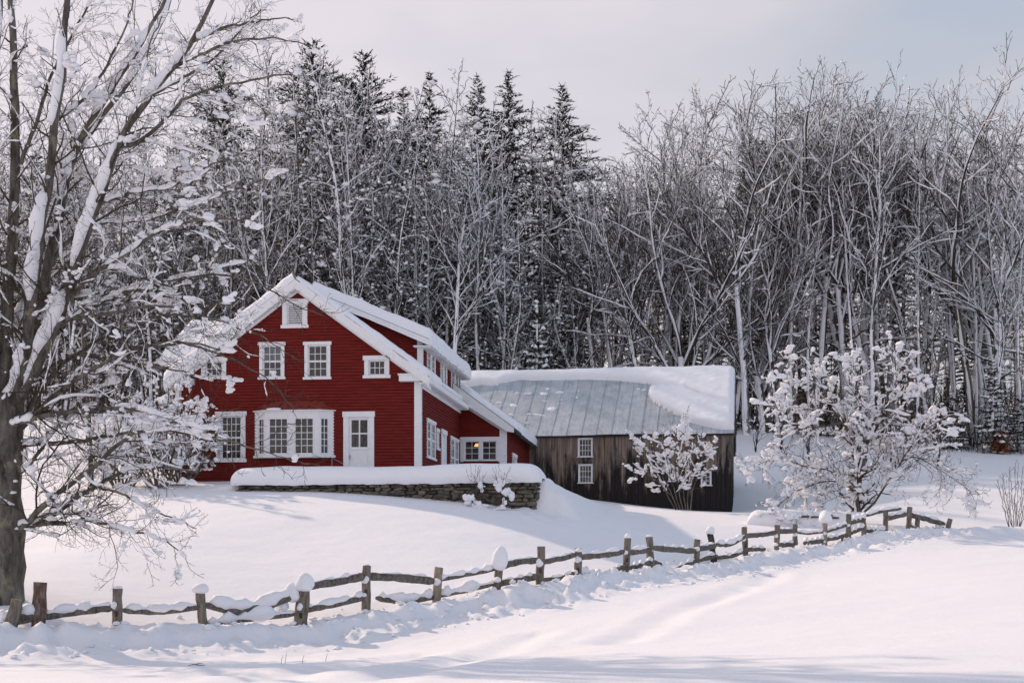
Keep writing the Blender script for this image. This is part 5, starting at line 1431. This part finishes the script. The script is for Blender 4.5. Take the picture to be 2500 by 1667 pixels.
for Yr, num in rows:
    for i in range(num):
        if i > num * .58 and i % 3 == 0: continue      # the right half has fewer, broader trees
        px = -60 + 2640 * (i + .15 + .7 * rng.random()) / num
        Y = Yr + (rng.random() - .5) * 4.5
        if Yr == 97 and 1250 < px < 2350: Y += 4        # open snow right of the barn
        if Yr == 97 and px < 480 and rng.random() < .5: Y += 5
        left = px < 1420
        r_ = rng.random()
        if (Yr == 118 and r_ < (.35 if left else .62)) or (Yr == 126 and r_ < .4): kd = 'conifer'
        elif Yr >= 118: kd = 'thicket' if rng.random() < (.75 if left else .4) else ('maple' if left else 'fork')
        elif left: kd = 'thicket' if r_ < .62 else ('maple' if r_ < .8 else 'pole')
        else: kd = 'pole' if r_ < .24 else ('maple' if r_ < .40 else ('fork' if r_ < .95 else 'thicket'))
        top = np.interp(px, SKYX, SKYY) + 5 + 230 * rng.random() ** 1.6
        if kd == 'thicket': top += 110 * rng.random()
        h = min(32, max(10, h_for(px, top, Y)))
        if kd == 'conifer': h = min(30, max(10, h_for(px, np.interp(px, SKYX, SKYY) + 110 + 260 * rng.random(), Y)))
        z_ = next(k for k, z in enumerate(ZONES) if px < z[0])
        lb = f'{KN[kd]} in the wood\'s {"back" if Yr >= 111 else "front"}, {ZONES[z_][2]}'
        if kd == 'conifer': lb = f'{KN[kd]} among bare trees {ZONES[z_][2]}'
        plant(kd, at_px(px, Y), Y, h, lb, 'tree', KN[kd].split(' with')[0].split(' flecked')[0].split(' dusted')[0] + 's in the wood ' + ZONES[z_][2] + (', back' if Yr >= 111 else ', front'), 'evergreen_tree' if kd == 'conifer' else 'bare_tree', None if kd not in ('thicket', 'conifer') else (h / 16 * 1.15 if kd == 'thicket' else max(1.0, h / 18)), (rng.random() - .5) * .07, 'bark_pale' if (not left and rng.random() < .4) else None)
        cnt += 1
# the wood further up the hill reads as one mass
mb = MB(); ms = MB()
for k in range(140):
    Y = 124 + 70 * rng.random(); x = (rng.random() * 2 - 1) * .42 * Y; z = gz(x, Y); h = 11 + 9 * rng.random()
    pts = path(np.array([x, Y, z - .3]), unit(np.array([(rng.random() - .5) * .15, 0, 1])), h, 6, .12, UP * .1); o = []
    grow(o, pts, .16 * np.linspace(1.1, .2, 7), 0, [(1.3, .25, .7, .28, 3.5, .5, .5, .4, 3, .03), (1.7, .1, .7, .5, 1.8, .6, .5, .2, 2, .02)])
    tubes(o, (0, 1, 2), (4, 3, 3), mb); branch_snow(ms, o, (0, 1), 1.2, .7, 3); 
far = mb.build('distant_wood', M['twig_forest'], None, True, 'bare woodland filling the hill behind the front trees', 'stuff')
ms.build('distant_wood_snow', M['snow'], None, True, 'snow caught on the branches of the woodland up the hill', 'stuff')
# undergrowth along the foot of the wood
mb = MB(); ms = MB()
for k in range(11000):
    Y = 96 + 34 * rng.random(); x = (rng.random() * 2 - 1) * .40 * Y
    if Y < 101 and 2 < x < 26: Y += 5
    z = 0; h = .8 + 3.6 * rng.random() ** 1.4
    a = rng.random() * 6.28; tl = .15 + .7 * rng.random()
    p0 = np.array([x, Y, 0.0]); p1 = p0 + np.array([math.cos(a) * tl * h * .5, math.sin(a) * tl * h * .5, h * .6]); p2 = p1 + np.array([math.cos(a) * tl * h * .6, math.sin(a) * tl * h * .5, h * .35])
    mb._q = getattr(mb, '_q', []); mb._q.append((p0, p1, p2))
xy = np.array([q[0][:2] for q in mb._q]); zz_ = ground(xy[:, 0], xy[:, 1], False)
for (p0, p1, p2), z in zip(mb._q, zz_):
    dz_ = np.array([0, 0, z - .1]); r = .012 + .014 * rng.random()
    mb.tube(np.array([p0, p1, p2]) + dz_, [r, r * .8, r * .4], 3, False)
    if rng.random() < .16: blob(ms, p2 * .5 + p1 * .5 + dz_, (.06 + .12 * rng.random(), .08, .05 + .05 * rng.random()), 1, .3, .5)
mb.build('undergrowth', M['twig_forest'], None, True, 'dark leafless brush along the foot of the wood', 'stuff')
ms.build('undergrowth_snow', M['snow'], None, True, 'lumps of snow on the brush at the foot of the wood', 'stuff')

# ---- apple tree right of the barn
def snowy_tree(name, label, base, stems, spec, parts=('trunk', 'crown', 'snow_load'), bark='bark_near', twig='twig_near', cl=((1, .8, .10, .26), (2, .5, .07, .2), (3, .2, .05, .12)), strip=1.2, cat='tree', group=None, sub=2, strips=(0, 1), multi=True, pad=(2.5, .75, 2.0, .25)):
    t = thing(name, label, cat, tuple(base), 0, group)
    o = []
    for pix, r0, r1, y0, y1 in stems:
        pp = np.array([P(x, y, base[1] + y0 + (y1 - y0) * k / (len(pix) - 1)) for k, (x, y) in enumerate(pix)]) - base
        n = 12; tt = np.linspace(0, len(pp) - 1, n); pts = np.stack([np.interp(tt, np.arange(len(pp)), pp[:, c]) for c in range(3)], 1)
        s = pts.copy(); s[1:-1] = (pts[:-2] + 2 * pts[1:-1] + pts[2:]) / 4; s[1:-1] += (rng.random((n - 2, 3)) - .5) * .06
        grow(o, s, np.linspace(r0, r1, n), 0, spec)
    tubes(o, (0,), (7,), None, .08).build(parts[0], M[bark], t, True)
    tubes(o, (1, 2, 3), (7, 5, 3, 3)).build(parts[1], M[twig], t, True, kind='stuff')
    ms = MB(); branch_snow(ms, o, (0,), strip, .6, 6, wind=.2) if 0 in strips else None; (branch_snow(ms, o, (1,), pad[0], pad[1], 7, .026, .15, .75), branch_snow(ms, o, (2,), pad[2], pad[3], 5, .022, .15)) if 1 in strips else None
    for l, p, a, b in cl: clumps(ms, o, (l,), p, a, b, sub if l < 2 else 1, 1.5, {0: 1, 1: 4, 2: 3}.get(l, 1) if multi else 1)
    ms.build(parts[2], M['snow'], t, True, kind='stuff')
    return t, o
AB = P(2092, 1275, 58.0); AB[2] = gz(AB[0], AB[1]) - .15
ap_st = [([(2090, 1290), (2092, 1230), (2095, 1170), (2110, 1100), (2120, 1060)], 0.163, 0.113, 0, 0),
         ([(2100, 1160), (2085, 1090), (2070, 1050), (2050, 1010), (2020, 940), (1990, 890)], 0.062, 0.021, 0, .8),
         ([(2115, 1080), (2130, 1020), (2180, 980), (2190, 900), (2170, 840)], 0.062, 0.021, 0, -.6),
         ([(2100, 1140), (2110, 1080), (2080, 1000), (2090, 920), (2080, 850)], 0.050, 0.021, 0, .4),
         ([(2060, 1030), (2000, 1045), (1950, 1040), (1900, 1010), (1880, 950)], 0.037, 0.014, 0, -1.0),
         ([(2050, 1010), (1990, 1000), (1930, 990), (1880, 995)], 0.031, 0.014, .3, 1.2),
         ([(2130, 1030), (2200, 1040), (2260, 1060), (2300, 1040)], 0.037, 0.014, 0, .9),
         ([(2180, 980), (2240, 960), (2270, 940)], 0.031, 0.014, -.3, -1.2),
         ([(2110, 1250), (2150, 1210), (2190, 1140), (2210, 1110), (2240, 1060), (2300, 1020), (2340, 1010)], 0.056, 0.021, -.2, -1.2),
         ([(2195, 1130), (2230, 1110), (2290, 1140), (2330, 1170), (2370, 1195), (2385, 1230)], 0.031, 0.010, -.4, -1.4),
         ([(2090, 1200), (2060, 1180), (2020, 1170), (1960, 1190), (1900, 1230), (1880, 1250)], 0.037, 0.010, 0, -1.2),
         ([(2090, 1190), (2040, 1150), (1980, 1140), (1910, 1120), (1850, 1130), (1820, 1150)], 0.037, 0.010, 0, -.3),
         ([(2080, 1215), (2040, 1210), (1990, 1240), (1940, 1270)], 0.022, 0.008, 0, -1.6),
         ([(2100, 1170), (2140, 1130), (2160, 1090), (2220, 1090), (2270, 1100)], 0.031, 0.010, 0, 1.0),
         ([(1990, 890), (1960, 870), (1920, 880), (1900, 860)], 0.019, 0.008, .8, .6), ([(2170, 840), (2200, 880), (2260, 930)], 0.019, 0.008, -.6, -.4), ([(2020, 940), (1960, 930), (1900, 920)], 0.022, 0.008, .5, -.4)]
asp = [(6.5, .12, .8, .48, 1.9, .55, .9, .15, 6, .010), (5.6, .1, .8, .5, .95, .65, .9, .1, 4, .0075), (6.0, .1, .8, .5, .45, .7, .7, .1, 3, .0065)]
snowy_tree('apple_tree', 'wide low apple tree loaded with snow clumps beside the end of the fence', AB, ap_st, asp, cl=((1, .62, .08, .24), (2, .17, .05, .14), (3, .03, .04, .08)), strip=.6)
# ---- lilac in front of the barn
LB = P(1655, 1240, 66.5); LB[2] = gz(LB[0], LB[1]) - .15
ls = [([(1650 + 6 * k, 1245), (1655 + 12 * (k - 3), 1190), (1650 + 26 * (k - 3) + rng.integers(-8, 8), 1110), (1652 + 33 * (k - 3) + rng.integers(-8, 8), 1075 - 40 * (1 - abs(k - 3) / 3))], .05, .018, 0, (rng.random() - .5) * 2) for k in range(7)]
ls = [(a, .028, .012, c, d) for a, b, _, c, d in ls]
ls += [([(1660, 1200), (1670, 1120), (1672, 1060), (1674, 1015)], .04, .014, 0, 0), ([(1640, 1210), (1590, 1160), (1560, 1150), (1540, 1170)], .03, .012, 0, -.5)]
snowy_tree('lilac_bush', 'tall snow-clotted shrub standing against the dark barn boards', LB, ls, [(4.5, .25, .75, .42, 1.6, .6, .9, .3, 5, .010), (5.0, .1, .75, .5, .8, .65, .8, .25, 4, .008), (5.0, .1, .8, .5, .4, .7, .6, .15, 2, .006)], ('stems', 'twigs', 'snow_load'), cl=((1, .6, .08, .20), (2, .2, .06, .14), (3, .03, .05, .1)), strip=1.0, cat='shrub', strips=(1,))
# ---- shrubs left of the house
for j, (px, py, Y, sc, lb) in enumerate([(385, 1185, 51.5, 1.0, 'large snow-covered shrub against the left corner of the red house'), (300, 1190, 52.5, .85, 'snowy shrub left of the one at the house corner'), (440, 1180, 52.3, .9, 'twiggy shrub in front of the tall ground floor window')]):
    b = P(px, py, Y); b[2] = gz(b[0], b[1]) - .1
    st = [([(px + 5 * (k - 4), py + 4), (px + 22 * (k - 4) * sc, py - 90 * sc), (px + 26 * (k - 4) * sc, py - (265 - 26 * abs(k - 4)) * sc)], .045, .014, 0, (rng.random() - .5) * 2.2) for k in range(9)]
    snowy_tree('shrub', lb, b, st, [(4.2, .15, .75, .42, 1.6, .55, .9, .2, 5, .010), (5, .1, .75, .5, .8, .65, .8, .15, 4, .0075), (5, .1, .8, .5, .4, .7, .6, .15, 2, .006)], ('stems', 'twigs', 'snow_load'), cl=((1, .5, .07, .18), (2, .16, .05, .13), (3, .03, .04, .08)), strip=1.0, cat='shrub', strips=(1,), group='shrubs at the left end of the house')
b = P(215, 1195, 53.5); b[2] = gz(b[0], b[1]) - .2
snowy_tree('young_tree', 'thin straight young trunk standing in the snow left of the shrubs', b, [([(222, 1200), (218, 1080), (212, 960), (205, 840), (200, 720)], .11, .05, 0, 0)], [(1.2, .45, .7, .25, 2.0, .4, .6, .3, 5, .012), (2.4, .1, .75, .5, .9, .6, .7, .2, 3, .008)], cl=((1, .7, .08, .2), (2, .3, .05, .14)), strip=.6, strips=(1,))
# ---- dried weeds before the wall
for j, (px, py, Y, lb) in enumerate([(1165, 1232, 47.6, 'dead weed stalks with snow lumps before the stone wall, left clump'), (1225, 1236, 47.4, 'dead weed stalks with two big snow lumps before the stone wall, right clump')]):
    b = P(px, py, Y); b[2] = gz(b[0], b[1]) - .08
    st = [([(px + rng.integers(-14, 14), py + 3), (px + rng.integers(-20, 20), py - 40), (px + rng.integers(-28, 28), py - 70 - rng.integers(0, 40))], .008, .004, (rng.random() - .5) * .3, (rng.random() - .5) * .5) for k in range(11)]
    t, o = snowy_tree('weed_clump', lb, b, st, [(3.5, .5, .6, .2, .25, .7, .6, .2, 2, .004)], ('stems', 'twigs', 'snow_load'), 'twig_brown', 'twig_brown', cl=((0, .45, .05, .10), (1, .12, .03, .07)), strip=.8, cat='weeds', strips=())
    ms = MB()
    for dx, dy, a, c in ([(-.25, .25, .2, .22), (-.05, .18, .12, .14), (.06, .75, .13, .18), (.1, .1, .3, .12)], [(-.05, .85, .17, .26), (.22, .60, .2, .28), (-.05, .15, .26, .14), (.1, .35, .1, .16)])[j]:
        for _ in range(7): blob(ms, (dx + (rng.random() - .5) * a * 1.3, -.05 + (rng.random() - .5) * .12, dy + (rng.random() - .5) * c * 1.2), (a * (.3 + .35 * rng.random()), a * .45, c * (.3 + .35 * rng.random())), 2, .45, .8)
    ms.build('snow_lumps', M['snow'], t, True, kind='stuff')
# ---- thin shrub at the right edge, rust-leaved bush, bare saplings in the far field
b = P(2478, 1300, 57.5); b[2] = gz(b[0], b[1]) - .1
st = [([(2478 + 2 * (k - 5), 1303), (2478 + 6 * (k - 5), 1230), (2478 + 9 * (k - 5) + rng.integers(-6, 6), 1130 + 8 * abs(k - 5))], .016, .006, 0, (rng.random() - .5) * .8) for k in range(11)]
snowy_tree('thin_shrub', 'upright leafless shrub of thin stems at the right edge of the field', b, st, [(3.2, .25, .5, .3, .7, .6, .5, .3, 4, .006), (4, .1, .6, .5, .35, .7, .5, .2, 2, .005)], ('stems', 'twigs', 'snow_load'), 'twig_near', 'twig_near', cl=((1, .12, .03, .07),), strip=.8, cat='shrub', strips=())
b = P(2442, 1108, 96.5); b[2] = gz(b[0], b[1])
t = thing('leafy_bush', 'small bush still holding rust-brown leaves below the snowy spruce', 'bush', tuple(b)); mb = MB(); q = []
for k in range(900):
    c = rng.normal(size=3) * np.array([.30, .3, .34]) + np.array([0, 0, .65]); d = unit(rng.normal(size=3)) * .09; s = unit(np.cross(d, rng.normal(size=3))) * .05
    q += [c - s, c + s, c + d + s, c + d - s]
q = np.array(q); mb.add(q, np.arange(len(q)).reshape(-1, 4)); mb.build('foliage', M['rust'], t)
mb = MB(); [mb.tube([(0, 0, -.1), (.3 * (rng.random() - .5), .3 * (rng.random() - .5), .6)], [.02, .01], 4) for _ in range(5)]; mb.build('stem', M['twig_near'], t)
for j, (px, py, Y, h, lb) in enumerate([(1906, 1110, 80, 110, 'bare sapling in the snow field just right of the barn'), (1975, 1120, 78, 80, 'short bare sapling in the field left of the apple trunk'), (2290, 1135, 76, 90, 'bare sapling in the field behind the right side of the apple tree'), (1845, 1100, 84, 80, 'low twiggy sapling beside the right wall of the barn'), (2175, 1125, 79, 95, 'bare sapling behind the trunk of the apple tree')]):
    b = P(px, py, Y); b[2] = gz(b[0], b[1]) - .1
    st = [([(px, py + 4), (px + rng.integers(-8, 8), py - h * .5), (px + (k - 2) * 16 + rng.integers(-6, 6), py - h)], .03, .010, 0, (rng.random() - .5)) for k in range(5)]
    snowy_tree('sapling', lb, b, st, [(2.5, .25, .7, .45, 1.2, .6, .6, .2, 4, .010), (3.5, .1, .7, .5, .6, .7, .6, .2, 3, .008)], ('stems', 'twigs', 'snow_load'), 'twig_near', 'twig_near', cl=((1, .25, .05, .12), (2, .08, .04, .08)), strip=.8, cat='sapling', strips=(1,), sub=1)
# a few grass tips and a fallen twig in the foreground snow
for px, py, lb in ((686, 1556, 'two dry grass tips poking through the snow below the thick split post'), (738, 1562, 'taller dry grass tip right of the pair below the thick split post'), (795, 1560, 'lone bent grass tip in the snow farther right below the fence')):
    Yg = 26.5; b = P(px, py, Yg); z = gz(b[0], b[1]); mb = MB()
    for k in range(1 + (px == 686)):
        x0 = .07 * k; mb.tube([(x0, 0, -.05), (x0 + .01, 0, .08), (x0 + .035, .01, .16 + .05 * k)], [.005, .004, .002], 4)
    o = mb.build('grass_tip', M['twig_brown']); o.location = (b[0], b[1], z); tag(o, lb, 'grass')
b = P(480, 1574, 26.0); mb = MB(); mb.tube([(-.16, 0, .012), (-.05, .01, .03), (.06, 0, .018), (.16, -.02, .02)], [.004, .009, .008, .004], 5); mb.tube([(-.02, 0, .025), (.03, .05, .05), (.09, .08, .045)], [.006, .005, .003], 4)
o = mb.build('fallen_twig', M['twig_near']); o.location = (b[0], b[1], gz(b[0], b[1])); tag(o, 'short fallen twig lying on the foreground snow', 'twig')
